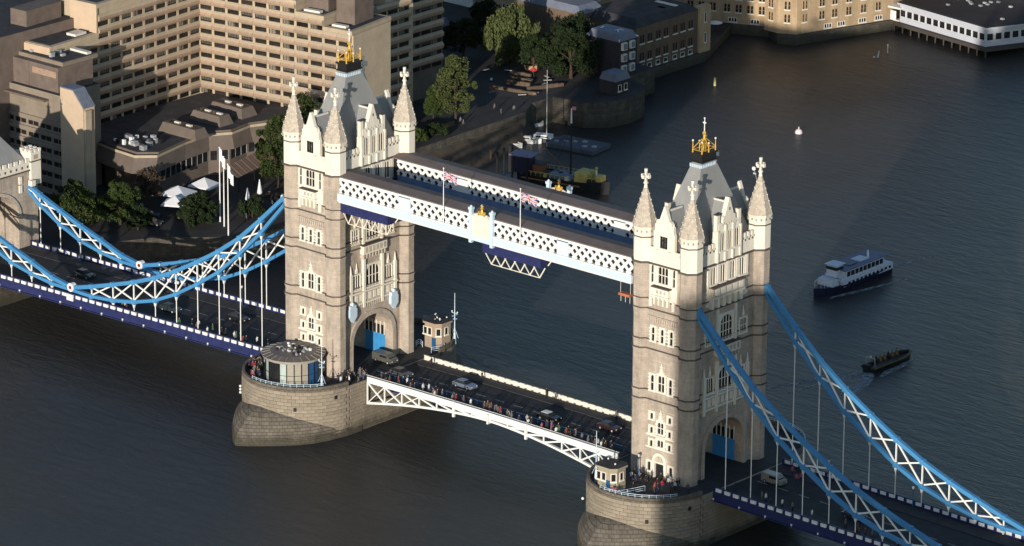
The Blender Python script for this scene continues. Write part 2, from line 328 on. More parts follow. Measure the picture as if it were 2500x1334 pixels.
# ------------------------------------------------------------------ towers
def octring(b, cx, cy, z0, z1, r, m): b.cyl(cx, cy, z0, z1, r, r, m)
_t = {}
def tower(x0, label, shield):
    t = thing('bridge_tower', label, 'tower', (x0, 0, 0), group='great towers of the bridge')
    # walls with the road passage
    b = MB(); HW = 5.3
    b.box(-5.5, 5.5, -10.1, -HW, ZD-.3, 9.8, granite); b.box(-5.5, 5.5, HW, 10.1, ZD-.3, 9.8, granite)
    n = 12; arc = []
    for i in range(n+1):
        a = math.pi*i/n; arc.append((-HW*math.cos(a), 3.4+5.1*math.sin(a)**.85))
    for i in range(n):
        (ya, za), (yb, zb) = arc[i], arc[i+1]
        v = [(-5.5, ya, za), (-5.5, yb, zb), (-5.5, yb, 9.8), (-5.5, ya, 9.8), (5.5, ya, za), (5.5, yb, zb), (5.5, yb, 9.8), (5.5, ya, 9.8)]
        b.add(v, [(0, 3, 2, 1), (4, 5, 6, 7), (0, 1, 5, 4), (2, 3, 7, 6)], granite)
    b.box(-5.5, 5.5, -10.1, 10.1, 9.8, 37.1, granite)
    obj('wall', b, t)
    b = MB().box(-5.6, 5.6, -10.2, 10.2, 37.25, 39.3, portland); obj('parapet_wall', b, t)
    obj('roof_deck', MB().box(-5.5, 5.5, -10, 10, 39.3, 39.5, leadr), t)
    for fx in (-1, 1):     # moulded arch ring
        b = MB()
        for k in range(n):
            (ya, za), (yb, zb) = arc[k], arc[k+1]
            e = lambda y, z: (y*1.17, 3.4+(z-3.4)*1.15+.12)
            (yc, zc), (yd, zd) = e(ya, za), e(yb, zb)
            X0, X1 = fx*5.5, fx*5.85
            v = [(X0, ya, za), (X0, yb, zb), (X0, yd, zd), (X0, yc, zc), (X1, ya, za), (X1, yb, zb), (X1, yd, zd), (X1, yc, zc)]
            b.add(v, [(4, 5, 6, 7), (0, 4, 7, 3), (3, 7, 6, 2), (2, 6, 5, 1), (0, 1, 5, 4)], granite)
        for s in (-1, 1):
            y0, y1 = sorted((s*HW, s*HW*1.17)); b.box(min(fx*5.5, fx*5.85), max(fx*5.5, fx*5.85), y0, y1, ZD, 3.4, granite)
        obj('arch_moulding', b, t)
    # doors in passage walls: shade on the upstream one is put into its darker blue
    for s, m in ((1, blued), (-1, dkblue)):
        y = s*(HW-.12)
        b = MB()
        for i in range(5):
            xa = -1.0+i*.98; b.box(xa, xa+.93, min(y, y+s*.1), max(y, y+s*.1), ZD, 2.7, m)
        d = obj('passage_door', b, t)
        g = MB().box(-1.0, 3.85, min(y, y+s*.1), max(y, y+s*.1), 2.75, 6.8, glass); obj('pane', g, d)
        b = MB()
        for i in range(6): b.box(-1.1+i*.97, -.95+i*.97, min(y-s*.15, y), max(y-s*.15, y), 2.75, 6.9, portland)
        b.box(-1.1, 3.9, min(y-s*.15, y), max(y-s*.15, y), 6.6, 7.0, portland)
        obj('glazing_bar', b, d)
    # string courses
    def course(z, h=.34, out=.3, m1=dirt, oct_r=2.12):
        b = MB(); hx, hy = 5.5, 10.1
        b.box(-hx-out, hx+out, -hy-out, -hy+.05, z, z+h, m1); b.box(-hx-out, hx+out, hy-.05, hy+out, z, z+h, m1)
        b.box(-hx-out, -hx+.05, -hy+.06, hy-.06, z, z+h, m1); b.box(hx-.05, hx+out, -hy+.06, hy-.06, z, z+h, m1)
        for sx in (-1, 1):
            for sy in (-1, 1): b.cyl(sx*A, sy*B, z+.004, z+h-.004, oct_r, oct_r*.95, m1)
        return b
    for z in (12.6, 14.3, 21.7, 23.4, 28.9, 30.7):
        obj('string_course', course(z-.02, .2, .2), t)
        obj('string_course', course(z-.25, .22, .12, granite, 2.03), t, label='pale lower moulding of a string course')
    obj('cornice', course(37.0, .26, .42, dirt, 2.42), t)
    # turrets
    for sx in (-1, 1):
        for sy in (-1, 1):
            cx, cy = sx*A, sy*B
            b = MB().cyl(cx, cy, ZD, 30.7, 1.86, 1.86, granite).cyl(cx, cy, 30.7, 37.02, 1.98, 1.98, granite)
            b.cyl(cx, cy, 27.3, 30.7, 1.87, 2.02, granite)
            tu = obj('turret', b, t)
            b = MB().cyl(cx, cy, 37.26, 43.1, 2.02, 2.02, portland)
            b.cyl(cx, cy, 41.4, 41.6, 2.12, 2.12, dirt); b.cyl(cx, cy, 42.6, 43.3, 2.04, 2.3, portland)
            for i in range(16):
                a = 2*math.pi*i/16; b.box(cx+2.14*math.cos(a)-.1, cx+2.14*math.cos(a)+.1, cy+2.14*math.sin(a)-.1, cy+2.14*math.sin(a)+.1, 42.35, 42.7, portl2)
            obj('turret_head', b, tu)
            b = MB()
            for j in range(7):
                za, zb = 43.3+j*.93, 43.3+(j+1)*.93; ra = 2.12*(1-(za-43.3)/7.4)+.08; rb = 2.12*(1-(zb-43.3)/7.4)+.08
                b.cyl(cx, cy, za, zb, ra, rb, portl2)
            for i in range(8):
                a = math.pi/8+2*math.pi*i/8; c, q_ = math.cos(a), math.sin(a)
                b.beam((cx+2.2*c, cy+2.2*q_, 43.3), (cx+.27*c, cy+.27*q_, 49.8), .12, .12, portl2)
                for j in range(1, 6):
                    rr = 2.2-(2.2-.27)*j/6+.06; zz = 43.3+6.5*j/6; b.box(cx+rr*c-.07, cx+rr*c+.07, cy+rr*q_-.07, cy+rr*q_+.07, zz, zz+.16, portland)
            obj('spire', b, tu)
            b = MB().cyl(cx, cy, 49.8, 50.5, .36, .22, portland).cyl(cx, cy, 50.5, 50.75, .42, .42, portland)
            b.box(cx-.17, cx+.17, cy-.17, cy+.17, 50.75, 53.0, portland); b.box(cx-.17, cx+.17, cy-.75, cy+.75, 51.6, 51.95, portland)
            b.box(cx-.75, cx+.75, cy-.16, cy+.16, 51.61, 51.94, portland)
            b.cyl(cx, cy, 52.7, 53.1, .3, .3, portland)
            for q in (-1, 1): b.box(cx-.24, cx+.24, cy+q*.75-.14, cy+q*.75+.14, 51.48, 52.07, portland); b.box(cx+q*.75-.14, cx+q*.75+.14, cy-.24, cy+.24, 51.48, 52.07, portland)
            obj('stone_cross', b, tu)
            for fz in (39.2,):
                for ang in (1, 5) if sy < 0 else (1,):
                    pass
    # narrow faces (river faces W and E)
    for F in ('W', 'E'):
        P = lambda u, z, out=0: place(F, u, z, out=out)
        for u in (-2.0, 2.0):
            for z0 in (9.3, 6.75, 4.35): window(t, P(u, z0), .62, 1.05, 1, 1, 0, .38, None, False)
            window(t, P(u, 14.5), .66, 2.7, 1, 2); window(t, P(u, 23.4), .62, 2.4, 1, 2); window(t, P(u*1.18, 33.9), .5, 3.0, 1, 2, 0, .3, None, False)
            window(t, P(u*1.2, -.2), .7, 1.6, 1, 1, 0, .35, None, False)
        window(t, P(0, 6.95), 1.3, 2.0, 2, 2); window(t, P(0, 4.6), 1.3, 1.15, 2, 1)
        window(t, P(0, 14.6), 1.35, 2.8, 2, 2); window(t, P(0, 23.4), .62, 2.4, 1, 2)
        window(t, P(0, 34.0), 2.1, 2.85, 3, 2, 0, .3, None, False)
        for z, w_ in ((6.25, 3.1), (4.05, 3.1)):
            obj('sill_band', MB().box(-w_, w_, 0, .36, 0, .3, portland), t, P(0, z))
        for z in (9.3, 17.75):
            b = MB().box(-.3, .3, 0, .3, 0, .9, portland).box(-.55, .55, 0, .25, -.1, .35, portland).cyl(0, .16, .9, 2.0, .22, .06, portland)
            b.box(-.3, .3, .04, .28, 1.2, 1.4, portland); obj('carved_finial', b, t, P(0, z))
        # door
        b = MB().box(-1.5, -1.0, 0, .45, ZD, 2.0, portland).box(1.0, 1.5, 0, .45, ZD, 2.0, portland)
        for i in range(8):
            a0, a1 = math.pi*i/8, math.pi*(i+1)/8
            b.xprism([(-1.5*math.cos(a0), 2+1.5*math.sin(a0)), (-1.5*math.cos(a1), 2+1.5*math.sin(a1)), (-.95*math.cos(a1), 2+.95*math.sin(a1)), (-.95*math.cos(a0), 2+.95*math.sin(a0))], .0, .45, portland)
        b.box(-.98, .98, 0, .3, 1.5, 1.8, portland).box(-.95, .95, 0, .1, 1.8, 2.7, portl2)
        d = obj('entrance', b, t, P(0, 0)); obj('door_opening', MB().box(-.95, .95, -.05, .06, ZD, 1.5, black), d)
        b = MB()      # machicolation band
        for i in range(13): b.box(-3.1+i*.5, -2.85+i*.5, 0, .2, 26.7, 27.6, portl2)
        b.box(-3.2, 3.2, 0, .25, 27.6, 27.8, granite); obj('corbel_table', b, t, P(0, 0))
        # white bay, level D
        b = MB().box(-3.0, 3.0, 0, .16, 31.0, 33.85, portland).box(-3.0, -2.75, 0, .2, 33.85, 37, portland).box(2.75, 3.0, 0, .2, 33.85, 37, portland)
        for q in (-1, 1): b.box(min(q*1.35, q*2.0), max(q*1.35, q*2.0), 0, .16, 33.85, 37, portland)
        b.box(-2.75, 2.75, 0, .15, 36.95, 37.0, portland)
        obj('stone_bay', b, t, P(0, 0))
        b = MB().box(-1.75, 1.75, .16, 1.0, 32.0, 33.3, portland).box(-1.95, 1.95, .16, 1.15, 33.3, 33.5, dirt).box(-1.9, 1.9, .16, 1.1, 31.7, 31.95, portland)
        for i in range(3): b.box(-1.2+i*.8, -.8+i*.8, 1.0, 1.03, 32.35, 32.95, portl2)
        for i in range(4): b.xprism([(-1.6+i*.95, 31.7), (-1.6+i*.95, 30.2), (-1.25+i*.95, 30.2), (-1.25+i*.95, 31.7)], .16, .8, portland)
        obj('balcony', b, t, P(0, 0))
        for q in (-1, 1):
            b = MB().box(-.3, .3, .16, .5, 29.6, 31.2, portland); obj('bracket', b, t, P(q*2.5, 0))
        # gable
        pol = [(-2.3, 37.26), (2.3, 37.26), (2.3, 42.9), (2.05, 43.2), (2.0, 44.3), (1.6, 44.5), (1.5, 45.1), (1.0, 45.3), (.12, 47.7), (-.12, 47.7), (-1.0, 45.3), (-1.5, 45.1), (-1.6, 44.5), (-2.0, 44.3), (-2.05, 43.2), (-2.3, 42.9)]
        b = MB().xprism(pol, -.55, .12, portland)
        for q in (-1, 1): b.cyl(q*1.85, -.2, 44.3, 45.0, .16, .05, portland)
        b.xprism([(-1.5, 39.75), (-1.0, 39.95), (0, 40.05), (1.0, 39.95), (1.5, 39.75), (1.5, 39.9), (0, 40.2), (-1.5, 39.9)], .12, .3, portl2)
        g = obj('gable', b, t, P(0, 0)); 
        window(t, P(0, 40.25, .12), 1.6, 2.1, 3, 2, 0, .1, None, False, .16, .1)
        b = MB().add([(-2.0, -.55, 43.2), (0, -.55, 46.6), (0, -4.6, 46.6), (-2.0, -5.4, 43.2)], [(3, 2, 1, 0)], slate)
        b.add([(2.0, -.55, 43.2), (0, -.55, 46.6), (0, -4.6, 46.6), (2.0, -5.4, 43.2)], [(0, 1, 2, 3)], slate)
        b.box(-1.95, 1.95, -4.8, -.56, 39.5, 43.2, slate); b.box(-.13, .13, -4.5, -.5, 46.55, 46.85, trimw)
        obj('dormer_roof', b, t, P(0, 0))
        b = MB()
        for q in (-1, 1):
            x = q*2.75; b.box(min(q*2.3, q*3.3), max(q*2.3, q*3.3), -.3, .05, 39.3, 40.0, portland)
        obj('parapet', b, t, P(0, 0))
    # wide faces over the road (S and N)
    for F in ('S', 'N'):
        P = lambda u, z, out=0: place(F, u, z, out=out)
        # bottom stage above arch
        window(t, P(0, 14.0), 3.4, 4.0, 4, 2, 1.3, .3, None, False)
        for u in (-4.2, 4.2):
            window(t, P(u, 14.1), 1.7, 2.7, 3, 1, 0, .25)
            b = MB().box(-.22, .22, 0, .25, 0, .7, portland).cyl(0, .13, .7, 1.9, .17, .05, portland); obj('carved_finial', b, t, P(u, 17.2))
            window(t, P(u*1.1, 23.0), 1.6, 2.5, 3, 2, 0, .3)
            b = MB().box(-.22, .22, 0, .25, 0, .7, portland).cyl(0, .13, .7, 1.9, .17, .05, portland); obj('carved_finial', b, t, P(u*1.1, 25.9))
        window(t, P(0, 23.0), 3.1, 4.3, 4, 3, 1.4, .45, None, False)
        for u in (-5.9, -2.45, 2.45, 5.9):
            tall = abs(u) < 3
            b = MB().box(-.28, .28, 0, .5, 10.4, 19.6 if tall else 17.3, portland); b.cyl(0, .25, 19.6 if tall else 17.3, 21.0 if tall else 19, .26, .06, portland)
            if tall: b.box(-.24, .24, 0, .36, 21.95, 28.8, portland)
            obj('buttress', b, t, P(u, 0))
        b = MB().box(-6.2, 6.2, .0, .22, 11.3, 13.4, portl2).box(-6.4, 6.4, 0, .6, 13.35, 13.6, portland).box(-6.3, 6.3, 0, .4, 11.1, 11.35, portland)
        for i in range(24): b.box(-6.1+i*.53, -5.82+i*.53, 0, .34, 10.3, 11.1, portl2)
        for i in range(10): b.box(-5.6+i*1.2, -4.9+i*1.2, .22, .3, 11.7, 13.0, portland)
        obj('carved_band', b, t, P(0, 0))
        b = MB().box(-3.1, 3.1, 0, .9, 20.6, 22.2, portland).box(-3.3, 3.3, 0, 1.05, 22.2, 22.4, dirt)
        for i in range(8): b.box(-2.9+i*.8, -2.55+i*.8, 0, .8, 19.7, 20.6, portl2)
        for i in range(6): b.box(-2.75+i*.96, -2.1+i*.96, .9, .95, 20.9, 21.9, portl2)
        obj('balcony', b, t, P(0, 0))
        # level D
        b = MB().box(-5.3, 5.3, 0, .15, 29.7, 33.5, portland)
        for u in (-5.15, -2.55, 0, 2.55, 5.15): b.box(u-.32, u+.32, 0, .3, 33.5, 37.0, portland)
        for i in range(9):
            b.box(-5.6, -5.3, 0, .12, 29.9+i*.8, 30.3+i*.8, portland); b.box(5.3, 5.6, 0, .12, 29.9+i*.8, 30.3+i*.8, portland)
        b.box(-5.3, 5.3, 0, .12, 36.7, 37.0, portland)
        obj('stone_bay', b, t, P(0, 0))
        for u in (-3.85, -1.28, 1.28, 3.85): window(t, P(u, 33.6, .02), 1.15, 3.0, 2, 1, 0, .25, None, False)
        b = MB().box(-3.7, 4.7, .15, 1.0, 31.5, 33.1, portl2).box(-3.9, 4.9, .15, 1.15, 33.1, 33.35, dirt).box(-3.85, 4.85, .15, 1.1, 31.2, 31.45, portland)
        for i in range(6): b.xprism([(-3.5+i*1.55, 31.2), (-3.5+i*1.55, 29.4), (-2.9+i*1.55, 29.4), (-2.9+i*1.55, 31.2)], .15, .85, portland)
        for i in range(5): b.box(-3.3+i*1.6, -2.2+i*1.6, 1.0, 1.06, 31.8, 32.9, portland)
        obj('balcony', b, t, P(0, 0))
        # gable
        pol = [(-3.3, 37.26), (3.3, 37.26), (3.3, 42.6), (2.75, 43.0), (2.75, 44.0), (1.75, 44.1), (1.6, 45.0), (1.15, 45.2), (.1, 48.2), (-.1, 48.2), (-1.15, 45.2), (-1.6, 45.0), (-1.75, 44.1), (-2.75, 44.0), (-2.75, 43.0), (-3.3, 42.6)]
        b = MB().xprism(pol, -.6, .3, portland)
        for q in (-3.05, -1.0, 1.0, 3.05):
            b.box(q-.2, q+.2, .3, .52, 37.26, 43.6 if abs(q) < 2 else 42.9, portland)
        for q in (-1, 1): b.box(q*2.85-.36, q*2.85+.36, -.5, .25, 42.9, 45.6, portland); b.box(q*2.85-.42, q*2.85+.42, -.55, .3, 45.6, 45.8, dirt)
        for i in range(9):
            b.box(-1.9+i*.45, -1.68+i*.45, .3, .36, 43.5+.25*(i % 2), 43.85+.25*(i % 2), portl2)
        b.box(-.12, .12, .3, .36, 46.0, 46.5, dirt)
        obj('gable', b, t, P(0, 0))
        for u in (-1.95, .95-1.0+0, 1.95):
            if abs(u) > 1: window(t, P(u, 39.2, .3), 1.0, 3.2, 2, 1, 0, .14, None, False, .2, .16)
        window(t, P(0, 39.2, .3), .9, 3.2, 2, 1, 0, .14, None, False, .2, .16)
        b = MB().add([(-3.0, -.6, 42.6), (0, -.6, 47.2), (0, -3.9, 47.2), (-3.0, -3.9, 42.6)], [(3, 2, 1, 0)], slate)
        b.add([(3.0, -.6, 42.6), (0, -.6, 47.2), (0, -3.9, 47.2), (3.0, -3.9, 42.6)], [(0, 1, 2, 3)], slate)
        b.box(-2.9, 2.9, -4.2, -.61, 39.5, 42.6, slate); b.box(-.13, .13, -3.9, -.5, 47.15, 47.45, trimw)
        obj('dormer_roof', b, t, P(0, 0))
        b = MB()
        for q in (-1, 1):
            x0_, x1_ = sorted((q*3.3, q*7.2)); b.box(x0_, x1_, -.3, .12, 39.3, 40.0, portland)
            for i in range(4):
                c = q*(3.75+i*.98); b.box(c-.27, c+.27, -.3, .12, 40.0, 40.75, portland); b.box(c-.18, c+.18, .12, .15, 39.3, 39.65, dirt); b.box(c-.42-.08, c-.42+.08, .12, .15, 40-.35, 40.0, dirt)
        obj('parapet', b, t, P(0, 0))
        if shield and F == 'S':
            for u in (-5.9, 5.1):
                b = MB().xprism([(-.75, 1.9), (-.75, .7), (0, -.2), (.75, .7), (.75, 1.9)], .0, .55, palebl)
                b.box(-.6, .6, 0, .5, 1.9, 2.4, palebl).ball((0, .3, 2.6), .3, palebl, 6, 4)
                obj('painted_shield', b, t, P(u, 8.6, .3) @ Matrix.Scale(1.25, 4))
    # main roof
    b = MB(); bx, by, tx, ty, zb, zt = 4.2, 8.3, 1.0, 1.8, 39.5, 53.6
    b.add([(-bx, -by, zb), (bx, -by, zb), (bx, by, zb), (-bx, by, zb), (-tx, -ty, zt), (tx, -ty, zt), (tx, ty, zt), (-tx, ty, zt)], [(0, 1, 5, 4), (1, 2, 6, 5), (2, 3, 7, 6), (3, 0, 4, 7), (4, 5, 6, 7)], slate)
    rf = obj('main_roof', b, t)
    b = MB()
    for i in range(6):
        for q in (-1, 1):
            b.box(-tx-.28+i*.42, -tx-.06+i*.42, q*(ty+.32)-.08, q*(ty+.32)+.08, 52.75, 53.35, palebl); 
    for i in range(9):
        for q in (-1, 1): b.box(q*(tx+.2)-.08, q*(tx+.2)+.08, -ty-.28+i*.44, -ty-.06+i*.44, 52.75, 53.35, palebl)
    obj('cresting', b, rf)
    b = MB().box(-tx-.3, tx+.3, -ty-.3, ty+.3, 53.6, 53.85, black).box(-tx-.12, tx+.12, -ty-.12, ty+.12, 53.85, 54.9, black).box(-tx-.35, tx+.35, -ty-.35, ty+.35, 54.9, 55.2, black)
    obj('roof_platform', b, t)
    b = MB().cyl(0, 0, 55.2, 57.2, .42, .3, gold).cyl(0, 0, 57.2, 58.8, .26, .14, gold).ball((0, 0, 58.4), .36, gold, 6, 4).cyl(0, 0, 58.8, 60.9, .1, .07, white).ball((0, 0, 60.2), .24, white, 6, 4).ball((0, 0, 61.0), .17, white, 6, 4)
    b.box(-.35, .35, -.06, .06, 60.15, 60.3, white)
    for sx in (-1, 1):
        for sy in (-1, 0, 1):
            h = 2.0 if sy else 1.5
            b.cyl(sx*tx, sy*ty, 55.2, 55.2+h, .14, .06, gold); b.ball((sx*tx, sy*ty, 55.3+h), .2, creamp, 6, 4)
            b.beam((sx*tx, sy*ty, 55.9), (sx*.2, sy*.3, 57.4), .12, .12, gold)
    for q in (-1, 1): b.beam((-tx, q*ty, 55.7), (tx, q*ty, 55.7), .1, .1, gold); b.beam((q*tx, -ty, 55.7), (q*tx, ty, 55.7), .1, .1, gold)
    obj('gilded_crown', b, t)
    return t
T1 = tower(0, 'north stone bridge tower on the left, its upper walkways and blue door in sun', True)
T2 = tower(L0, 'south stone bridge tower on the right, its road arch and lower flank in shade', False)

# ------------------------------------------------------------------ piers
PYC, PR = 12.3, 11.15
def pier_outline(r, n=26):
    pts = []
    for i in range(n+1):
        a = math.pi+math.pi*i/n; pts.append((r*math.cos(a), -PYC+r*math.sin(a)))
    for i in range(n+1):
        a = math.pi*i/n; pts.append((r*math.cos(a), PYC+r*math.sin(a)))
    return pts
blk = MB().box(-.64, .64, -.12, .11, -.31, .31, pierst, 0, 0)
bm_ = MB(); bm_.add([(-.69, -.2, -.31), (.69, -.2, -.31), (.69, -.2, .31), (-.69, -.2, .31), (-.675, .08, -.285), (.675, .08, -.285), (.675, .08, .29), (-.675, .08, .29), (-.69, .055, -.31), (.69, .055, -.31), (.69, .055, .31), (-.69, .055, .31)],
    [(4, 7, 6, 5), (8, 4, 5, 9), (9, 5, 6, 10), (10, 6, 7, 11), (11, 7, 4, 8), (0, 8, 9, 1), (1, 9, 10, 2), (2, 10, 11, 3), (3, 11, 8, 0)], pierst)
BLK = bm_.mesh('stone')
def pier(x0, label):
    t = thing('bridge_pier', label, 'pier', (x0, 0, 0), group='granite piers of the bridge')
    obj('core', MB().prism(pier_outline(PR), -12.4, -1.25, piercore, pave), t)
    obj('deck_paving', MB().prism(pier_outline(PR-.3), -1.25, ZD, pave), t)
    # parapet ring
    po, pi_ = pier_outline(PR+.05, 26), pier_outline(PR-.45, 26); n = len(po); b = MB(); b2_ = MB()
    for i in range(n):
        j = (i+1) % n
        (xa, ya), (xb, yb) = po[i], po[j]
        if abs((xa+xb)/2) > 10.5 and abs((ya+yb)/2) < 8.2: continue
        (xc, yc), (xd, yd) = pi_[j], pi_[i]
        v = [(xa, ya, -1.25), (xb, yb, -1.25), (xc, yc, -1.25), (xd, yd, -1.25), (xa, ya, -.05), (xb, yb, -.05), (xc, yc, -.05), (xd, yd, -.05)]
        (b if ya+yb < 0 else b2_).add(v, [(4, 5, 6, 7), (0, 1, 5, 4), (2, 3, 7, 6), (1, 2, 6, 5), (3, 0, 4, 7)], cutst)
    obj('parapet', b, t); obj('parapet', b2_, t)
    # blocks
    cnt = 0; st = MB(); h = .66
    rows = 14
    for r in range(rows):
        z = -.95-.33-r*h
        per = 2*PYC*2+2*math.pi*PR
        off = (r % 2)*.5
        nn = int(math.pi*PR/1.36)
        for i in range(nn):
            a = math.pi+math.pi*(i+off)/nn
            if a > 2*math.pi: continue
            j = random.uniform(-.02, .03)
            M = Tr((PR+j)*math.cos(a), -PYC+(PR+j)*math.sin(a), z, a-math.pi/2) 
            if cnt < 300 and a > math.pi*1.22: obj('stone', BLK, t, M); cnt += 1
            else: st.M = M; st.add([tuple(v) for v in bm_.v], bm_.f, pierst)
            M2 = Tr((PR+j)*math.cos(-a+2*math.pi), PYC-(PR+j)*math.sin(a), z, (2*math.pi-a)-math.pi/2)
            st.M = M2; st.add(bm_.v, bm_.f, pierst)
        nl = int(2*PYC/1.36)
        for i in range(nl):
            y = -PYC+(i+off+.3)*2*PYC/nl
            if y > PYC: continue
            for s in (-1, 1):
                st.M = Tr(s*(PR+random.uniform(-.02, .03)), y, z, -s*math.pi/2); st.add(bm_.v, bm_.f, pierst)
    obj('stonework', st, t, kind='stuff')
    # cutwaters: domed stone noses
    OW = [(0, -30.2), (1.9, -28.9), (3.9, -27.0), (6.3, -24.6), (8.3, -22.2), (9.7, -19.7), (10.7, -16.6), (11.35, -12.8), (11.4, -9.0)]
    for sg in (-1, 1):
        b = MB(); cols = []
        for i in range(-8, 9):
            k = abs(i); sx_ = 1 if i >= 0 else -1; ox, oy = OW[k]; ox *= sx_; tt = k/8
            an = tt*math.pi/2*1.06; ix, iy = PR*math.sin(an)*sx_, -PYC-PR*math.cos(an)
            if k == 8: ix, iy = PR*sx_*1.003, -9.4
            hi = -4.6-4.9*tt**1.5; col = [(ox, oy, -12.4), (ox, oy, -9.25), (ox*.985, oy+.12, -9.2)]
            ns = 9
            for j in range(1, ns+1):
                f = j/ns; x_ = ox+(ix-ox)*f; y_ = oy+(iy-oy)*f; z_ = -9.2+(hi+9.2)*math.sin(f*math.pi/2)**.75
                col.append((x_, y_, z_-(.06 if j < ns else 0)))
            cols.append(col)
        n = len(cols[0]); v = [(x, -y*sg, z) if sg > 0 else (x, y, z) for c in cols for x, y, z in c]; f = []
        for i in range(len(cols)-1):
            for j in range(n-1):
                q = (i*n+j, (i+1)*n+j, (i+1)*n+j+1, i*n+j+1); f.append(q if sg < 0 else q[::-1])
        b.add(v, f, cutst)
        obj('cutwater', b, t)
    for (a, z) in ((-.62, -4.2), (-.58, -7.6), (-1.3, -2.4)):
        b = MB().box(-.28, .28, -.1, .16, -.35, .35, black); obj('drain_hole', b, t, Tr((PR+.02)*math.sin(-a), -PYC-(PR+.02)*math.cos(a), z, math.pi-a if 0 else math.pi+(-a)))
    # railing round the nose
    for sg in (-1, 1):
        b = MB()
        for i in range(12):
            a0 = math.radians(256+i*6.4); a1 = math.radians(256+(i+1)*6.4)
            p = lambda a, z: ((PR-.2)*math.cos(a), -sg*-1*0+sg*PYC*1+sg*-1*(PR-.2)*math.sin(a)*-1*-1 if False else (PYC*sg+(PR-.2)*math.sin(a)*-sg), z)
            b.beam(p(a0, -.05), p(a0, .55), .07, .07, palebl); b.beam(p(a0, .5), p(a1, .5), .07, .07, palebl); b.beam(p(a0, .2), p(a1, .2), .05, .05, palebl)
        obj('railing', b, t)
    return t
pier(0, 'granite pier with rounded end and cutwater under the left tower')
pier(L0, 'granite pier with rounded end and cutwater under the right tower')
# lifebuoy-like white marker lamps hanging on the left pier nose
def marker(loc, n, label):
    b = MB().beam((0, 0, .4), (0, 0, -1.2), .08, .08, black)
    for i in range(n): b.ball((0, -.05, .25-i*.6), .26, white, 8, 5)
    b.beam((0, .6, 0), (0, 0, 0), .1, .1, black)
    thing('navigation_light', label, 'light', loc, me=b)
marker((-9.1, -19.4, -4.2), 3, 'cluster of three white navigation lights on the nose of the left pier')
marker((L0-9.6, -19.2, -5.0), 1, 'single white navigation light on the side of the right pier')

# ------------------------------------------------------------------ roads / decks
def roadz(x):
    if x < -11.2: return ZD-.0-(-11.2-x)*.0215
    if x > L0+11.2: return ZD-(x-L0-11.2)*.017
    if 11.2 < x < L0-11.2: return ZD+.25*math.sin(math.pi*(x-11.2)/(L0-22.4))
    return ZD
kerb = mat('granite_kerb', (.12, .115, .11), .85, var=.2)
linew = mat('road_marking_paint', (.45, .44, .42), .7, var=.2)
def deckstrip(name, xs, hw, side, fd=3.2, thick=.5):
    t = None; b = MB(); 
    for i in range(len(xs)-1):
        xa, xb = xs[i], xs[i+1]; za, zb = roadz(xa), roadz(xb)
        def slab(y0, y1, dz, m, th=thick):
            v = [(xa, y0, za-th), (xb, y0, zb-th), (xb, y1, zb-th), (xa, y1, za-th), (xa, y0, za+dz), (xb, y0, zb+dz), (xb, y1, zb+dz), (xa, y1, za+dz)]
            b.add(v, [(3, 2, 1, 0), (4, 5, 6, 7), (0, 1, 5, 4), (2, 3, 7, 6), (1, 2, 6, 5), (3, 0, 4, 7)], m)
        slab(-hw+fd, hw-fd, 0.01, asphalt)
        slab(-hw, -hw+fd-.002, .13, pave); slab(hw-fd+.002, hw, .13, pave)
    return b
def markings(name, xs):
    b = MB()
    for x in xs:
        z = roadz(x)+.016; b.add([(x, -.07, z), (x+2.2, -.07, roadz(x+2.2)+.016), (x+2.2, .07, roadz(x+2.2)+.016), (x, .07, z)], [(0, 1, 2, 3)], linew)
    return b
# passages through towers and pier tops
for x0, nm in ((0, 'road'), (L0, 'road')):
    b = MB().box(x0-11.2, x0+11.2, -5.1, 5.1, ZD, ZD+.015, asphalt); struct('road', b)
# bascule span
bas = thing('bascule_span', 'lifting road span between the towers, white girders and crowded near footway', 'bridge span')
xs = list(np.linspace(11.25, L0-11.25, 23))
obj('roadway', deckstrip('r', xs, 7.5, 0, 2.6, .45), bas)
obj('lane_marking', markings('m', np.arange(13, 69, 4.5)), bas)
for sy in (-1, 1):
    top = [(11.4, -.2), (41.15, .05), (L0-11.4, -.2)]
    n = 14; X = np.linspace(11.6, L0-11.6, n*2+1)
    def zt(x): return roadz(x)+.95
    def zb_(x):
        d = min(x-11.4, L0-11.4-x)/29.75; return -5.3+3.9*(1-(1-d)**1.7)
    for i in range(0, 2*n):
        xa, xb = X[i], X[i+1]; y = sy*7.75
        # top chord plate
        beamo('top_chord', bas, (xa, y, zt(xa)-.62), (xb, y, zt(xb)-.62), .3, 1.15, white)
        beamo('bottom_chord', bas, (xa, y, zb_(xa)), (xb, y, zb_(xb)), .55, .4, white)
    for i in range(0, 2*n, 2):
        xa, xb = X[i], X[i+2]; y = sy*7.75
        if zt(xa)-1.2-zb_(xa) > .3:
            left = i < n
            beamo('web_post', bas, (xa, y, zb_(xa)), (xa, y, zt(xa)-1.1), .22, .26, white)
            p = ((xa, y, zt(xa)-1.15), (xb, y, zb_(xb))) if left else ((xa, y, zb_(xa)), (xb, y, zt(xb)-1.15))
            beamo('web_brace', bas, *p, .24, .28, white)
            q = ((xa, y, zb_(xa)), (xb, y, zt(xb)-1.15)) if left else ((xa, y, zt(xa)-1.15), (xb, y, zb_(xb)))
            if min(zt(xa)-zb_(xa), zt(xb)-zb_(xb)) > 2.4: beamo('web_brace', bas, *q, .14, .16, white)
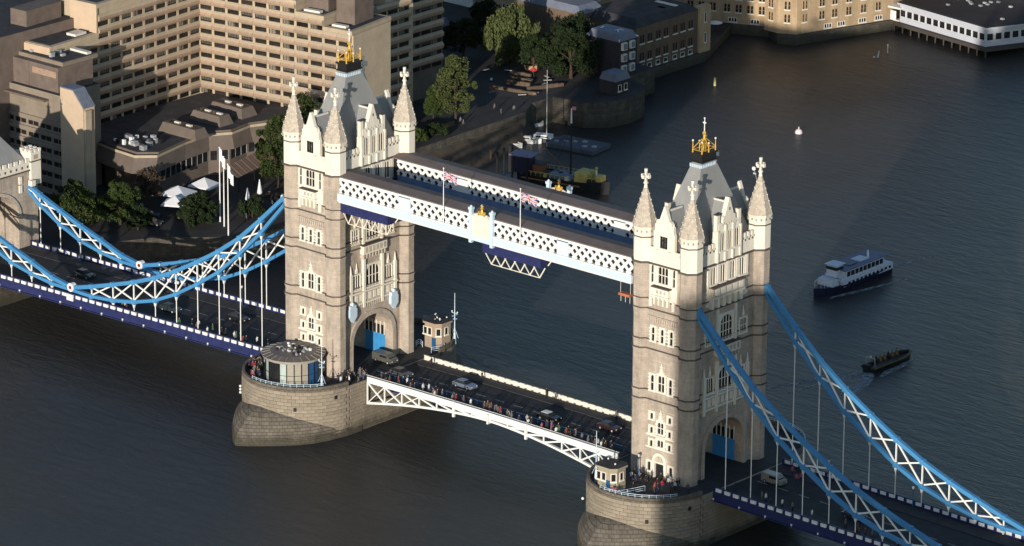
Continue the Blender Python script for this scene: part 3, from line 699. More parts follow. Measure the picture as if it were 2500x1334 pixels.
    # inner dark girders
b = MB()
for y in (-3.5, 0, 3.5):
    for i in range(0, 2*n): b.beam((X[i], y, (zb_(X[i])-1.6)/2), (X[i+1], y, (zb_(X[i+1])-1.6)/2), .3, 1.2, navy)
obj('inner_girders', b, bas)
for x in (32.9, 50.0): beamo('light_post', bas, (x, -8.15, -2.6), (x, -8.15, .3), .42, .42, white)
beamo('joint_bracket', bas, (41.15, -7.95, -1.9), (41.15, -7.95, -.1), .3, 1.1, white)
PAN = MB().box(-.56, .56, -.09, .09, -.45, .45, creamp).box(-.35, .35, -.12, .12, -.22, .22, creamp).mesh('parapet_panel')
PANW = MB().box(-.56, .56, -.09, .09, -.42, .42, white).mesh('parapet_panel')
k = 0
for x in np.arange(12.1, L0-11.8, 1.66):
    for sy in (1, -1):
        if sy == 1: obj('parapet_panel', PAN, bas, Tr(x, sy*7.62, roadz(x)+.62))
        else: pass
for sy in (1, -1):
    b = MB()
    for i in range(22): b.beam((xs[i], sy*7.62, roadz(xs[i])+1.12), (xs[i+1], sy*7.62, roadz(xs[i+1])+1.12), .12, .07, conbr if sy > 0 else white)
    if sy > 0:
        for i in range(22): b.beam((xs[i], sy*7.62, roadz(xs[i])+.2), (xs[i+1], sy*7.62, roadz(xs[i+1])+.2), .16, .3, conbr)
    obj('handrail', b, bas)
# footway fence between pavement and road
b = MB()
for sy in (-1,):
    for x in np.arange(12, L0-12, 1.8): b.beam((x, sy*4.75, roadz(x)+.1), (x, sy*4.75, roadz(x)+1.1), .05, .05, dkblue)
    for i in range(22):
        b.beam((xs[i], sy*4.75, roadz(xs[i])+1.1), (xs[i+1], sy*4.75, roadz(xs[i+1])+1.1), .06, .06, dkblue); b.beam((xs[i], sy*4.75, roadz(xs[i])+.6), (xs[i+1], sy*4.75, roadz(xs[i+1])+.6), .04, .04, dkblue)
obj('footway_fence', b, bas)

# suspended spans
def sus_span(xa, xb, label):
    t = thing('suspended_span', label, 'bridge span', group='suspended side spans')
    xs = list(np.linspace(xa, xb, 17)); obj('roadway', deckstrip('r', xs, 9.0, 0, 3.4, .5), t)
    lo, hi = min(xa, xb), max(xa, xb)
    obj('lane_marking', markings('m', np.arange(lo+2, hi-3, 4.5)), t)
    for sy in (-1, 1):
        b = MB()
        for i in range(16):
            p = xs[i]; q = xs[i+1]
            b.beam((p, sy*9.45, roadz(p)-.42), (q, sy*9.45, roadz(q)-.42), .35, 1.75, navy)
            b.beam((p, sy*9.62, roadz(p)-1.25), (q, sy*9.62, roadz(q)-1.25), .7, .14, navy)
            b.beam((p, sy*9.4, roadz(p)+1.12), (q, sy*9.4, roadz(q)+1.12), .3, .12, navy)
            b.beam((p, sy*9.35, roadz(p)+.75), (q, sy*9.35, roadz(q)+.75), .1, .75, navy)
        obj('edge_girder', b, t)
    nb = int((hi-lo)/5.64)
    for j in range(nb*3+3):
        x = lo+1.2+j*1.88
        if x > hi-.6: break
        for sy in (-1, 1):
            o = obj('parapet_panel', PANW, t, Tr(x, sy*9.45, roadz(x)+.72) @ Matrix.Diagonal((1.06, 2.5, .72, 1)))
    for j in range(nb+1):
        x = lo+.2+j*5.64
        for sy in (-1, 1): 
            o = obj('bracket_lamp', LAMPM, t, Tr(x, sy*9.75, roadz(x)-1.15))
    b = MB()
    for y in (-6, -2, 2, 6): b.box(lo, hi, y-.2, y+.2, -4.4 if lo < 0 else -4.0, -3.2 if lo < 0 else -3.0, navy)
    obj('inner_girders', b, t)
    return t
LAMPM = MB().box(-.12, .12, -.1, .1, -.25, .3, white).mesh('bracket_lamp')
sus_span(-11.25, -94.9, 'suspended road span to the left of the left tower, navy edge with white panels')
sus_span(L0+11.25, L0+94.9, 'suspended road span to the right of the right tower, mostly in shade')

# ------------------------------------------------------------------ chains
UPn = [(1.7, 30.9), (8.4, 24.7), (13.9, 20.0), (19.4, 16.2), (25, 12.9), (30.6, 9.9), (36.2, 7.3), (41.9, 5.2), (47.5, 3.45), (53.3, 1.75), (58.7, .35)]
LOn = [(1.7, 29.6), (8.4, 22.2), (13.9, 16.9), (19.4, 12.2), (25, 8.6), (30.6, 5.4), (36.2, 2.9), (41.9, 1.3), (47.5, .35), (53.3, -.15), (58.7, -.05)]
UPs = [(58.7, .35), (64.2, 1.25), (69.8, 3.1), (75.4, 4.8), (81.0, 6.7), (86.6, 8.7), (89.8, 10.1)]
LOs = [(58.7, -.05), (64.2, .05), (69.8, .7), (75.4, 1.8), (81.0, 3.9), (86.6, 6.8), (89.8, 9.0)]
ROS = MB()
for i in range(16):
    a0, a1 = 2*math.pi*i/16, 2*math.pi*(i+1)/16
ROS.M = Matrix.Rotation(math.pi/2, 4, 'X')
ROS.cyl(0, 0, -.5, .5, .85, .85, white, 16).cyl(0, 0, -.56, .56, .36, .36, mat('red_enamel', (.28, .02, .015), .5), 12)
ROSM = ROS.mesh('roundel')
PLQ = MB().box(-.85, .85, -.14, .14, -.62, .62, white).box(-.6, .6, -.17, .17, -.15, .15, palebl).mesh('plaque')
GUS = MB().box(-.42, .42, -.42, .42, -.45, .45, blue).mesh('gusset_plate')
def chain(base, sx, sy, label):
    t = thing('suspension_chain', label, 'chain', group='blue suspension chains'); y = sy*9.15
    def seg(up, lo, thin_first):
        n = len(up)
        for i in range(n-1):
            for L_, nm in ((up, 'upper_chord'), (lo, 'lower_chord')):
                (da, za), (db, zb) = L_[i], L_[i+1]
                ht = .62 if nm[0] == 'l' else .74
                beamo(nm, t, (base+sx*da, y, za-.3), (base+sx*(db+.05), y, zb-.3), .72, ht, blue)
        for i in range(1, n):
            if i == n-1 and up[-1][0] < 60: continue
            d = up[i][0]; x = base+sx*d
            zu, zl = up[i][1]-.55, lo[i][1]+.0
            if up[-1][0] > 60 and i == n-1: continue
            if zu-zl > .3: beamo('web_post', t, (x, y, zl-.1), (x, y, zu), .22, .22, white)
            for zz in (up[i][1]-.3, lo[i][1]-.3): obj('gusset_plate', GUS, t, Tr(x, y, zz))
            ztop = lo[i][1]-.55
            zr = roadz(x)+.9
            b = MB().xprism([(-.42, ztop), (.42, ztop), (.1, ztop-.95), (-.1, ztop-.95)], -.14, .14, white)
            if ztop-.9 > zr: b.beam((0, 0, ztop-.8), (0, 0, zr-.3), .19, .19, white, 6)
            obj('hanger', b, t, Tr(x, y, 0))
            if i < n-1:
                d2 = up[i+1][0]; x2 = base+sx*d2
                if not (d2 > 57 and d2 < 60):
                    beamo('web_brace', t, (x, y+.07, zl-.1), (x2, y+.07, up[i+1][1]-.5), .2, .26, white)
                    beamo('web_brace', t, (x, y-.09, zu+.1), (x2, y-.09, lo[i+1][1]-.1), .2, .26, white)
    seg(UPn, LOn, 0)
    rev = lambda L_: L_
    # outer part: index 0 is the roundel, its members start at 1
    seg(UPs, LOs, 1)
    x = base+sx*58.7
    obj('roundel', ROSM, t, Tr(x, y, .15))
    obj('plaque', PLQ, t, Tr(x, sy*9.72, roadz(x)+.45))
    # saddle at the tower
    b = MB().box(-.55, .55, -.5, .5, -1.0, .55, blue); obj('saddle', b, t, Tr(base+sx*1.9, y, 30.1))
chain(-A, -1, -1, 'near blue chain left of the left tower, white web in full sun')
chain(-A, -1, 1, 'far blue chain left of the left tower, seen behind the nearer one')
chain(L0+A, 1, -1, 'near blue chain right of the right tower, dull in shade')
chain(L0+A, 1, 1, 'far blue chain right of the right tower, its lower half sunlit')

# ------------------------------------------------------------------ walkways
LB = MB().box(0, 1, -.5, .5, -.5, .5, white).mesh('lattice_bar')
def walkway(sy, label):
    t = thing('high_walkway', label, 'walkway', group='high level walkways')
    xa, xb = 5.6, L0-5.6; X0, X1 = 7.0, L0-7.0
    ya, yb = sorted((sy*5.3, sy*9.9))
    b = MB().box(xa, xb, ya-.25, yb+.25, 37.0, 37.2, wkroof); b.add([(xa, ya-.2, 37.2), (xb, ya-.2, 37.2), (xb, (ya+yb)/2, 37.55), (xa, (ya+yb)/2, 37.55), (xa, yb+.2, 37.2), (xb, yb+.2, 37.2)], [(0, 1, 2, 3), (3, 2, 5, 4)], wkroof)
    obj('roof', b, t)
    obj('floor', MB().box(xa, xb, ya+.05, yb-.05, 32.7, 33.0, navy), t)
    for side in (-1, 1):
        y = ya if side < 0 else yb
        outer = (side == sy)
        obj('side_glazing', MB().box(xa, xb, min(y-side*.35, y-side*.25), max(y-side*.35, y-side*.25), 34.0, 36.8, glass), t)
        y0, y1 = sorted((y-side*.2, y+side*(.38 if outer else .1)))
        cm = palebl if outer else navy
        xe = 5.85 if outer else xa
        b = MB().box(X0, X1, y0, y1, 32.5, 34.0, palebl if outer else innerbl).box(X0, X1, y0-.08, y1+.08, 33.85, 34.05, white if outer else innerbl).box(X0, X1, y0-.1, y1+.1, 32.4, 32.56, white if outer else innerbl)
        if outer: b.box(X0-.4, X0, y+side*.0 if side > 0 else y-.38, y+.38 if side > 0 else y, 32.5, 34.0, palebl); 
        obj('bottom_girder', b, t)
        yt0, yt1 = sorted((y-side*.15, y+side*.15))
        b = MB().box(X0, X1, yt0, yt1, 36.45, 37.0, white).box(X0, X1, yt0-.03, yt1+.03, 36.62, 36.72, palebl); obj('top_rail', b, t)
        # rivet lamps along inner lower side
        if not outer and sy > 0:
            for x in np.arange(9, 72, 2.9): obj('festoon_lamp', MB_LAMP, t, Tr(x, y+side*.2, 34.25))
        H = 2.55; P = 1.56; z0 = 34.03
        solids = [(21.3, 24.1), (58.3, 60.9)] + ([(38.6, 43.8)] if outer else [])
        for s in solids:
            if s[1]-s[0] < 4: obj('solid_panel', MB().box(s[0], s[1], yt0, yt1, 34.03, 36.6, palebl if outer else white).box(s[0]+.4, s[1]-.4, yt0-.06, yt1+.06, 34.5, 36.2, white), t)
        cuts = [X0]+[c_ for s_ in solids for c_ in s_]+[X1]; segs = [(cuts[i_], cuts[i_+1]) for i_ in range(0, len(cuts), 2)] if not ([(38.6, 43.8)] == solids[-1:]) else [(X0, 21.3), (24.1, 38.6), (43.8, 58.3), (60.9, X1)]
        x = X0-2.2
        while x < X1:
            for sgn in (1, -1):
                xs_, xe_ = (x, x+2.5) if sgn > 0 else (x+2.5, x)
                pa, pb = Vector((xs_, y+side*(.05 if sgn > 0 else -.02), z0)), Vector((xe_, y+side*(.05 if sgn > 0 else -.02), z0+H))
                for (sa, sb) in segs:
                    u0_, u1_ = sorted(((sa-pa.x)/(pb.x-pa.x), (sb-pa.x)/(pb.x-pa.x))); u0_ = max(0, u0_); u1_ = min(1, u1_)
                    if u1_-u0_ < .12: continue
                    qa, qb = pa.lerp(pb, u0_), pa.lerp(pb, u1_)
                    obj('lattice_bar', LB, t, frame(qa, qb) @ Matrix.Diagonal(((qb-qa).length, .16, .53, 1)))
            x += 1.73
        # rosette plates where bars cross
        b = MB()
        xx = X0
    return t
MB_LAMP = MB().ball((0, 0, 0), .17, white, 6, 4).mesh('festoon_lamp')
walkway(-1, 'near high walkway between the towers, white lattice in full sun')
walkway(1, 'far high walkway between the towers, lower half in blue shade')
def crest(sy, label):
    t = thing('walkway_crest', label, 'crest', (41.2, sy*10.1, 0), 0 if sy > 0 else math.pi, group='painted crests at mid walkway')
    for q in (-1, 1):
        b = MB().box(-.32, .32, -.1, .5, 31.9, 37.9, palebl).box(-.42, .42, -.2, .58, 37.9, 38.35, palebl).cyl(0, .2, 38.35, 38.7, .3, .1, palebl)
        obj('pillar', b, t, Tr(q*2.45, 0, 0))
    b = MB().box(-2.13, 2.13, -.05, .3, 33.2, 36.9, creamp).box(-2.13, 2.13, -.05, .42, 32.4, 33.2, palebl)
    b.xprism([(-1.3, 36.9), (1.3, 36.9), (1.0, 37.4), (-1.0, 37.4)], 0, .3, creamp)
    b.xprism([(-.9, 36.3), (-.9, 34.7), (0, 33.7), (.9, 34.7), (.9, 36.3)], .3, .4, trimw)
    obj('shield_panel', b, t)
    b = MB()
    for q in (-1, 1):
        for i in range(3): b.box(q*(1.1+i*.35)-.1, q*(1.1+i*.35)+.1, 0, .2, 36.9, 37.5-i*.1, creamp)
    b.box(-.55, .55, -.05, .35, 37.3, 37.75, gold).box(-.8, -.5, 0, .3, 37.2, 37.95, gold).box(.5, .8, 0, .3, 37.2, 37.95, gold)
    b.cyl(0, .15, 37.75, 38.5, .3, .12, gold).ball((0, .15, 38.55), .28, gold, 6, 4).cyl(0, .15, 38.7, 39.3, .1, .05, creamp).box(-.35, .35, .1, .2, 38.9, 39.05, gold)
    obj('gilded_crown', b, t)
crest(-1, 'pale blue and cream crest with gilded crown on the sunlit near walkway')
crest(1, 'pale blue crest with gilded crown rising behind the far walkway roof')
# maintenance gantries under walkways
def gantry(x0, x1, label):
    t = thing('maintenance_gantry', label, 'gantry', group='gantries under the walkways')
    obj('tray', MB().box(x0, x1, -10.0, 10.0, 30.5, 32.3, navy), t)
    for sy in (-1, 1):
        y = sy*9.4; n = 6; dx = (x1-x0)/n
        beamo('lower_boom', t, (x0+dx*.7, y, 28.5), (x1-dx*.3, y, 28.5), .14, .14, trimw)
        for i in range(n):
            xa = x0+i*dx
            beamo('truss_bar', t, (xa, y, 30.5), (xa+dx*.7, y, 28.5), .15, .15, trimw); beamo('truss_bar', t, (xa+dx*.7, y, 28.5), (xa+dx*1.25, y, 30.5), .15, .2, trimw)
    for y in (-8, -5, 5, 8): beamo('hanger', t, (x1, y, 30.5), (x1+1.6, y, 32.5), .16, .2, trimw)
gantry(41.2, 54.6, 'navy maintenance gantry with white trusses under the middle of the walkways')
gantry(7.2, 18.6, 'navy maintenance gantry under the walkways beside the left tower')
# cradle hanging beside T2
t = thing('access_cradle', 'small orange access cradle hanging under the walkway by the right tower', 'cradle', (73.0, -9.0, 29.6))
orange = mat('rust_orange_paint', (.45, .16, .08), .6)
obj('basket', MB().box(-1.2, 1.2, -.5, .5, -.1, .35, orange), t)
for q in (-1, 1): beamo('suspension_rope', t, (q*1.1, 0, .3), (q*1.1, 0, 2.9), .06, .06, trimw)
for q in (-1, 0, 1): beamo('support_strut', t, (q*1.0, 0, -.1), (q*1.0, 0, -1.3), .07, .07, trimw)
# flagpoles with union flags
uj_blue = mat('flag_blue', (.05, .06, .22), .8); uj_red = mat('flag_red', (.50, .06, .09), .8); uj_w = mat('flag_white', (.78, .74, .74), .8)
def union_flag(w_, h):
    b = MB(); N = 14
    def q(u, v, off=0):
        return (u*w_*.93, .35*math.sin(u*5.2+v*1.3)*(.3+u)+off, v*h-u*u*h*.45)
    nu, nv = 24, 14
    for i in range(nu):
        for j in range(nv):
            u, v = (i+.5)/nu, (j+.5)/nv; U, V = u*2-1, v*2-1
            if abs(U) < .11 or abs(V) < .19: m = uj_red
            elif abs(U) < .18 or abs(V) < .33: m = uj_w
            elif abs(abs(U)-abs(V)) < .09: m = uj_red
            elif abs(abs(U)-abs(V)) < .22: m = uj_w
            else: m = uj_blue
            b.add([q(i/nu, j/nv), q((i+1)/nu, j/nv), q((i+1)/nu, (j+1)/nv), q(i/nu, (j+1)/nv), q(i/nu, j/nv, .03), q((i+1)/nu, j/nv, .03), q((i+1)/nu, (j+1)/nv, .03), q(i/nu, (j+1)/nv, .03)], [(0, 1, 2, 3), (7, 6, 5, 4)], m)
    return b
for x, lb, fl in ((32.4, 'left of the crest', 'union flag in red, white and blue drooping over the left part of the near walkway'), (50.3, 'right of the crest', 'pale union flag streaming over the near walkway right of the crest')):
    b = MB().cyl(0, 0, 33.8, 44.0, .1, .06, white, 8).ball((0, 0, 44.1), .16, white, 6, 4); b.box(-.2, .2, .05, .5, 35, 35.3, white)
    thing('flagpole', 'tall white flagpole fixed to the near walkway '+lb, 'flagpole', (x, -10.5, 0), group='flagpoles on the near walkway', me=b)
    thing('union_flag', fl, 'flag', (x+.1, -10.5, 42.0 if x < 40 else 41.9), .35, me=union_flag(3.3 if x > 40 else 2.7, 1.5))

# ------------------------------------------------------------------ cabins and masts on the piers
def glass_panel_mat(): return mat('pale_green_glazing', (.42, .50, .46), .25, var=.15, scale=.8)
t = thing('round_control_cabin', 'round control cabin with brown domed disc roof on the left pier', 'cabin', (.6, -15.6, 0))
wallm = mat('cabin_stone_cladding', (.36, .33, .27), .8, var=.1)
ztp = 3.4
for i in range(24):
    a = 2*math.pi*i/24; a1 = 2*math.pi*(i+1)/24; c = math.degrees((a+a1)/2)
    m = wallm
    if 245 < c < 262 or 290 < c < 304: m = glass_panel_mat()
    elif 225 < c < 290: m = glass
    elif 350 < c or c < 15: m = dkblue
    r = 5.1
    b = MB().add([(r*math.cos(a), r*math.sin(a), ZD), (r*math.cos(a1), r*math.sin(a1), ZD), (r*math.cos(a1), r*math.sin(a1), ztp), (r*math.cos(a), r*math.sin(a), ztp),
        (.96*r*math.cos(a), .96*r*math.sin(a), ZD), (.96*r*math.cos(a1), .96*r*math.sin(a1), ZD), (.96*r*math.cos(a1), .96*r*math.sin(a1), ztp), (.96*r*math.cos(a), .96*r*math.sin(a), ztp)], [(0, 1, 2, 3), (7, 6, 5, 4), (1, 5, 6, 2), (0, 3, 7, 4)], m)
    b.M = Tr(r*1.005*math.cos((a+a1)/2), r*1.005*math.sin((a+a1)/2), 0, (a+a1)/2)
    b.box(-.05, .04, -.66, -.6, ZD, ztp, black); b.box(-.05, .04, .6, .66, ZD, ztp, black)
    if m is not glass: b.box(-.05, .035, -.6, .6, 1.0, 1.06, black)
    obj('wall_panel', b, t)
rfm = mat('bronze_sheet_roof', (.13, .11, .10), .45, var=.15, scale=.5)
b = MB().cyl(0, 0, ztp, ztp+.55, 5.6, 5.9, mat('pale_metal_fascia', (.42, .39, .35), .4), 32).cyl(0, 0, ztp+.56, ztp+.95, 5.85, 4.2, rfm, 32).cyl(0, 0, ztp+.95, ztp+1.15, 4.2, 1.0, rfm, 32)
obj('roof', b, t)
for i in range(24):
    a = 2*math.pi*i/24; beamo('roof_seam', t, (4.2*math.cos(a), 4.2*math.sin(a), ztp+.97), (5.8*math.cos(a), 5.8*math.sin(a), ztp+.60), .07, .07, wallm)
for i in range(46):
    x, y = random.uniform(-2.6, 3.0), random.uniform(-2.2, 2.2); s = random.uniform(.10, .30)
    obj('roof_plant', MB().box(x-s, x+s, y-s*.7, y+s*.7, ztp+1.0, ztp+1.25+s*.7, random.choice([metalg, white, metalg, black])), t)

def mast(loc, h, label, m=palebl):
    b = MB().cyl(0, 0, ZD, ZD+2.2, .32, .2, m).cyl(0, 0, ZD+2.2, h, .12, .05, m).box(-.7, .7, -.06, .06, h*.55, h*.55+.1, m).box(-.06, .06, -.7, .7, h*.5, h*.5+.1, m)
    b.box(-.35, .35, -.35, .35, h*.42, h*.42+.1, m)
    for q in (-1, 1): b.ball((q*.65, 0, h*.55+.3), .16, white, 6, 4)
    b.beam((0, 0, 2.0), (.9, 0, .2), .06, .06, m); b.beam((0, 0, 2.0), (-.9, 0, .2), .06, .06, m)
    thing('signal_mast', label, 'mast', loc, group='signal masts on the piers', me=b)
mast((8.6, -16.6, 0), 7.4, 'pale blue signal mast beside the round cabin on the left pier')
mast((L0-6.9, -19.0, 0), 8.2, 'pale blue signal mast beside the small square cabin on the right pier')
mast((9.3, 18.3, 0), 8.8, 'pale blue signal mast beside the stone cabin behind the left tower')
def cabin(loc, hx, hy, zt, wall, label, clutter):
    t = thing('pier_cabin', label, 'cabin', loc, group='small stone cabins on the piers'); c = .9
    def octp(k): return [(-hx*k+c, -hy*k), (hx*k-c, -hy*k), (hx*k, -hy*k+c), (hx*k, hy*k-c), (hx*k-c, hy*k), (-hx*k+c, hy*k), (-hx*k, hy*k-c), (-hx*k, -hy*k+c)]
    obj('wall', MB().prism(octp(1), ZD, zt, wall), t)
    obj('roof', MB().prism(octp(1.12), zt, zt+.35, wall, flat), t)
    for (x, y, rz) in ((0, -hy, math.pi), (hx, 0, -math.pi/2), (hx-c/2, -hy+c/2, -math.pi*.75), (-hx, 0, math.pi/2), (0, hy, 0), (-hx*.5, -hy, math.pi)):
        window(t, Tr(x, y, zt-2.0, rz), .75, 1.25, 1, 1, 0, .14, None, False, .13, .1)
    obj('door', MB().box(-.45, .45, 0, .08, 0, 2.1, dkblue), t, Tr(hx*.45, -hy, ZD, math.pi))
    for i in range(clutter):
        x, y = random.uniform(-hx*.8, hx*.8), random.uniform(-hy*.8, hy*.8); s = random.uniform(.1, .2)
        obj('roof_lamp', MB().cyl(x, y, zt+.35, zt+.6, .05, .05, black, 6).ball((x, y, zt+.75), s, white, 6, 4), t)
cabin((7.4, 15.7, 0), 2.15, 2.1, 3.5, mat('sandy_ashlar', (.36, .28, .21), .85, var=.1), 'stone cabin with cluttered dark roof on the pier behind the left tower', 9)
cabin((L0-3.2, -19.3, 0), 2.2, 2.0, 2.9, mat('buff_ashlar', (.34, .30, .22), .85, var=.1), 'square buff cabin with dark flat roof on the right pier', 2)
# railings by cabins
def railing(pts, label, group='pale blue railings'):
    b = MB()
    for p, q in zip(pts[:-1], pts[1:]):
        p, q = Vector(p), Vector(q); n = max(1, int((q-p).length/1.1))
        for i in range(n+1):
            s = p.lerp(q, i/n); b.beam(s, s+Vector((0, 0, 1.1)), .09, .09, palebl)
        for h in (.35, .7, 1.08): b.beam(p+Vector((0, 0, h)), q+Vector((0, 0, h)), .07, .07, palebl)
    thing('railing', label, 'railing', group=group, me=b)
railing([(80.6, -23.0, ZD), (83.0, -21.5, ZD), (84.0, -19.0, ZD), (84.6, -17.0, ZD)], 'pale blue railing right of the square cabin on the right pier')
railing([(9.6, 11.6, ZD), (10.4, 13.2, ZD), (9.9, 14.8, ZD)], 'pale blue railing in front of the stone cabin behind the left tower')
railing([(5.2, 12.2, ZD), (4.9, 13.6, ZD), (6.2, 12.9, ZD)], 'pale blue railing between the left tower and the stone cabin behind it')

# ------------------------------------------------------------------ abutment towers
def abutment(sx, x0, label):
    t = thing('abutment_tower', label, 'tower', (x0, 0, 0), 0 if sx > 0 else math.pi, group='abutment towers')
    HW = 6.4; b = MB()
    b.box(-9.5, 0, -11.6, -HW, -4.4, 12.6, granite); b.box(-9.5, 0, HW, 11.6, -4.4, 12.6, granite)
    n = 12; arc = [(-HW*math.cos(math.pi*i/n), 3.6+5.6*math.sin(math.pi*i/n)) for i in range(n+1)]
    for i in range(n):
        (ya, za), (yb, zb) = arc[i], arc[i+1]
        v = [(-9.5, ya, za), (-9.5, yb, zb), (-9.5, yb, 12.6), (-9.5, ya, 12.6), (0, ya, za), (0, yb, zb), (0, yb, 12.6), (0, ya, 12.6)]
        b.add(v, [(0, 3, 2, 1), (4, 5, 6, 7), (0, 1, 5, 4), (2, 3, 7, 6)], granite)
    obj('wall', b, t)
    b = MB()
    for i in range(n):
        (ya, za), (yb, zb) = arc[i], arc[i+1]
        e = lambda y, z: (y*1.1, 3.6+(z-3.6)*1.1+.1); (yc, zc), (yd, zd) = e(ya, za), e(yb, zb)
        v = [(0, ya, za), (0, yb, zb), (0, yd, zd), (0, yc, zc), (.3, ya, za), (.3, yb, zb), (.3, yd, zd), (.3, yc, zc)]
        b.add(v, [(4, 5, 6, 7), (3, 7, 6, 2), (0, 1, 5, 4)], portl2)
    obj('arch_moulding', b, t)
    obj('roadbed', MB().box(-9.5, 0, -HW, HW, -4.4, -2.9, asphalt), t)
    b = MB().box(-9.8, .35, -11.95, 11.95, 12.6, 12.85, dirt).box(-9.6, .2, -11.8, 11.8, 12.85, 14.4, portland); obj('cornice', b, t)
    b = MB()
    for i in range(15):
        y = -10.6+i*1.5
        obj('merlon', MB().box(-.15, .2, y-.45, y+.45, 14.4, 15.2, portland), t); obj('carved_panel', MB().box(.2, .23, y-.2, y+.2, 13.3, 13.8, dirt), t)
        obj('merlon', MB().box(-9.6, -9.25, y-.45, y+.45, 14.4, 15.2, portland), t)
    for i in range(6):
        x = -8.6+i*1.5
        for s in (-1, 1): obj('merlon', MB().box(x-.45, x+.45, s*11.6-.2, s*11.6+.2, 14.4, 15.2, portland), t)
    for s in (-1, 1):
        b = MB().box(-2.4, .55, s*10.8-1.3, s*10.8+1.3, 9.6, 16.2, portland); b.box(-2.5, .65, s*10.8-1.4, s*10.8+1.4, 14.3, 14.55, dirt)
        for dx in (-2.2, -.9, .3):
            for dy in (-1.1, 0, 1.1): b.box(dx-.3, dx+.25, s*10.8+dy-.3, s*10.8+dy+.3, 16.2, 16.8, portland)
        b.box(.55, .58, s*10.8-.6, s*10.8+.6, 14.8, 15.7, granite).box(.55, 1.6, s*9.15-.5, s*9.15+.5, 9.8, 10.9, portland)
        obj('corner_bartizan', b, t)
        for z in (8.6, 10.4):
            obj('carved_shield', MB().box(0, .3, s*6.9-.35, s*6.9+.35, z, z+1.5, portland), t)
    b = MB().add([(-9, -9.5, 14.4), (-1, -9.5, 14.4), (-1, 9.5, 14.4), (-9, 9.5, 14.4), (-5.4, -5, 20.5), (-4.6, -5, 20.5), (-4.6, 5, 20.5), (-5.4, 5, 20.5)], [(0, 1, 5, 4), (1, 2, 6, 5), (2, 3, 7, 6), (3, 0, 4, 7), (4, 5, 6, 7)], slate)
    b.box(-6.0, -3.0, -1.4, 1.4, 14.4, 17.5, slate)
    obj('roof', b, t)
    for s in (-1, 1):
        obj('pinnacle', MB().cyl(-5, s*5, 20.4, 23.2, .5, .08, portland).box(-5.5, -4.5, s*5-.12, s*5+.12, 22.0, 22.3, portland), t)
    return t
abutment(1, -94.95, 'stone abutment tower with battlements at the left edge, chain running into it')
abutment(-1, L0+94.95, 'stone abutment tower on the south bank outside the photo')
struct('approach_road', MB().box(-330, -104.6, -9.5, 9.5, -4.4, -2.9, asphalt, 0, 0))
struct('approach_road', MB().box(L0+104.6, 420, -9.5, 9.5, -4.4, -2.7, asphalt, 0, 0))
for s in (-1, 1):
    struct('approach_wall', MB().box(-330, -104.6, s*9.8-.3, s*9.8+.3, -4.4, -1.7, granite))

# ------------------------------------------------------------------ hotel
HO = (-128.0, 90.2)
def hframe(ang): return Tr(HO[0], HO[1], 0, ang)
HG = mat('hotel_window_glass', (.03, .026, .022), .2, var=.6, scale=.35, rnd=.5)
BAY, FL, Z0 = 3.53, 2.62, 4.2
def hmeshes():
    g = MB().box(-BAY*.40, BAY*.40, -.02, .03, -.56, .56, HG).mesh('pane')
    f = MB()
    for i in range(5): f.box(-BAY*.40+i*BAY*.20-.04, -BAY*.40+i*BAY*.20+.04, 0, .08, -.56, .56, black)
    f.box(-BAY*.41, BAY*.41, 0, .08, .54, .6, black)
    p = MB()   # splayed spandrel panel: lit lip, ribbed band
    p.add([(-BAY/2+.03, 0, -.95), (BAY/2-.03, 0, -.95), (BAY/2-.03, .62, -.45), (-BAY/2+.03, .62, -.45), (-BAY/2+.03, .62, .15), (BAY/2-.03, .62, .15), (BAY/2-.03, .12, .72), (-BAY/2+.03, .12, .72), (-BAY/2+.03, 0, .72), (BAY/2-.03, 0, .72)],
          [(3, 2, 1, 0), (7, 6, 5, 4), (9, 6, 7, 8), (0, 8, 7, 4, 3), (1, 2, 5, 6, 9)], concr)
    p.add([(-BAY/2+.03, .62, -.45), (BAY/2-.03, .62, -.45), (BAY/2-.03, .62, .15), (-BAY/2+.03, .62, .15)], [(3, 2, 1, 0)], concr2)
    pr = MB().box(-.3, .3, 0, .2, -.6, .6, concr)
    gs = [g]
    for nm, c_, sp in (('curtain_behind_glass', (.20, .17, .14), .3), ('blind_behind_glass', (.11, .10, .09), .3)):
        gm = mat(nm, c_, .25, var=.5, scale=.9, rnd=.3)
        gs.append(MB().box(-BAY*.40, BAY*.40, -.02, .03, -.56, .56, HG).box(-BAY*.38*(1 if nm[0] == 'b' else .1), BAY*.38, .03, .035, -.2 if nm[0] == 'b' else -.5, .5, gm).mesh('pane'))
    return f.mesh('window'), gs, p.mesh('spandrel_panel'), pr.mesh('pier_panel')
HM = hmeshes(); PW = [HM[1][0]]*5+[HM[1][1]]*2+[HM[1][2]]*2
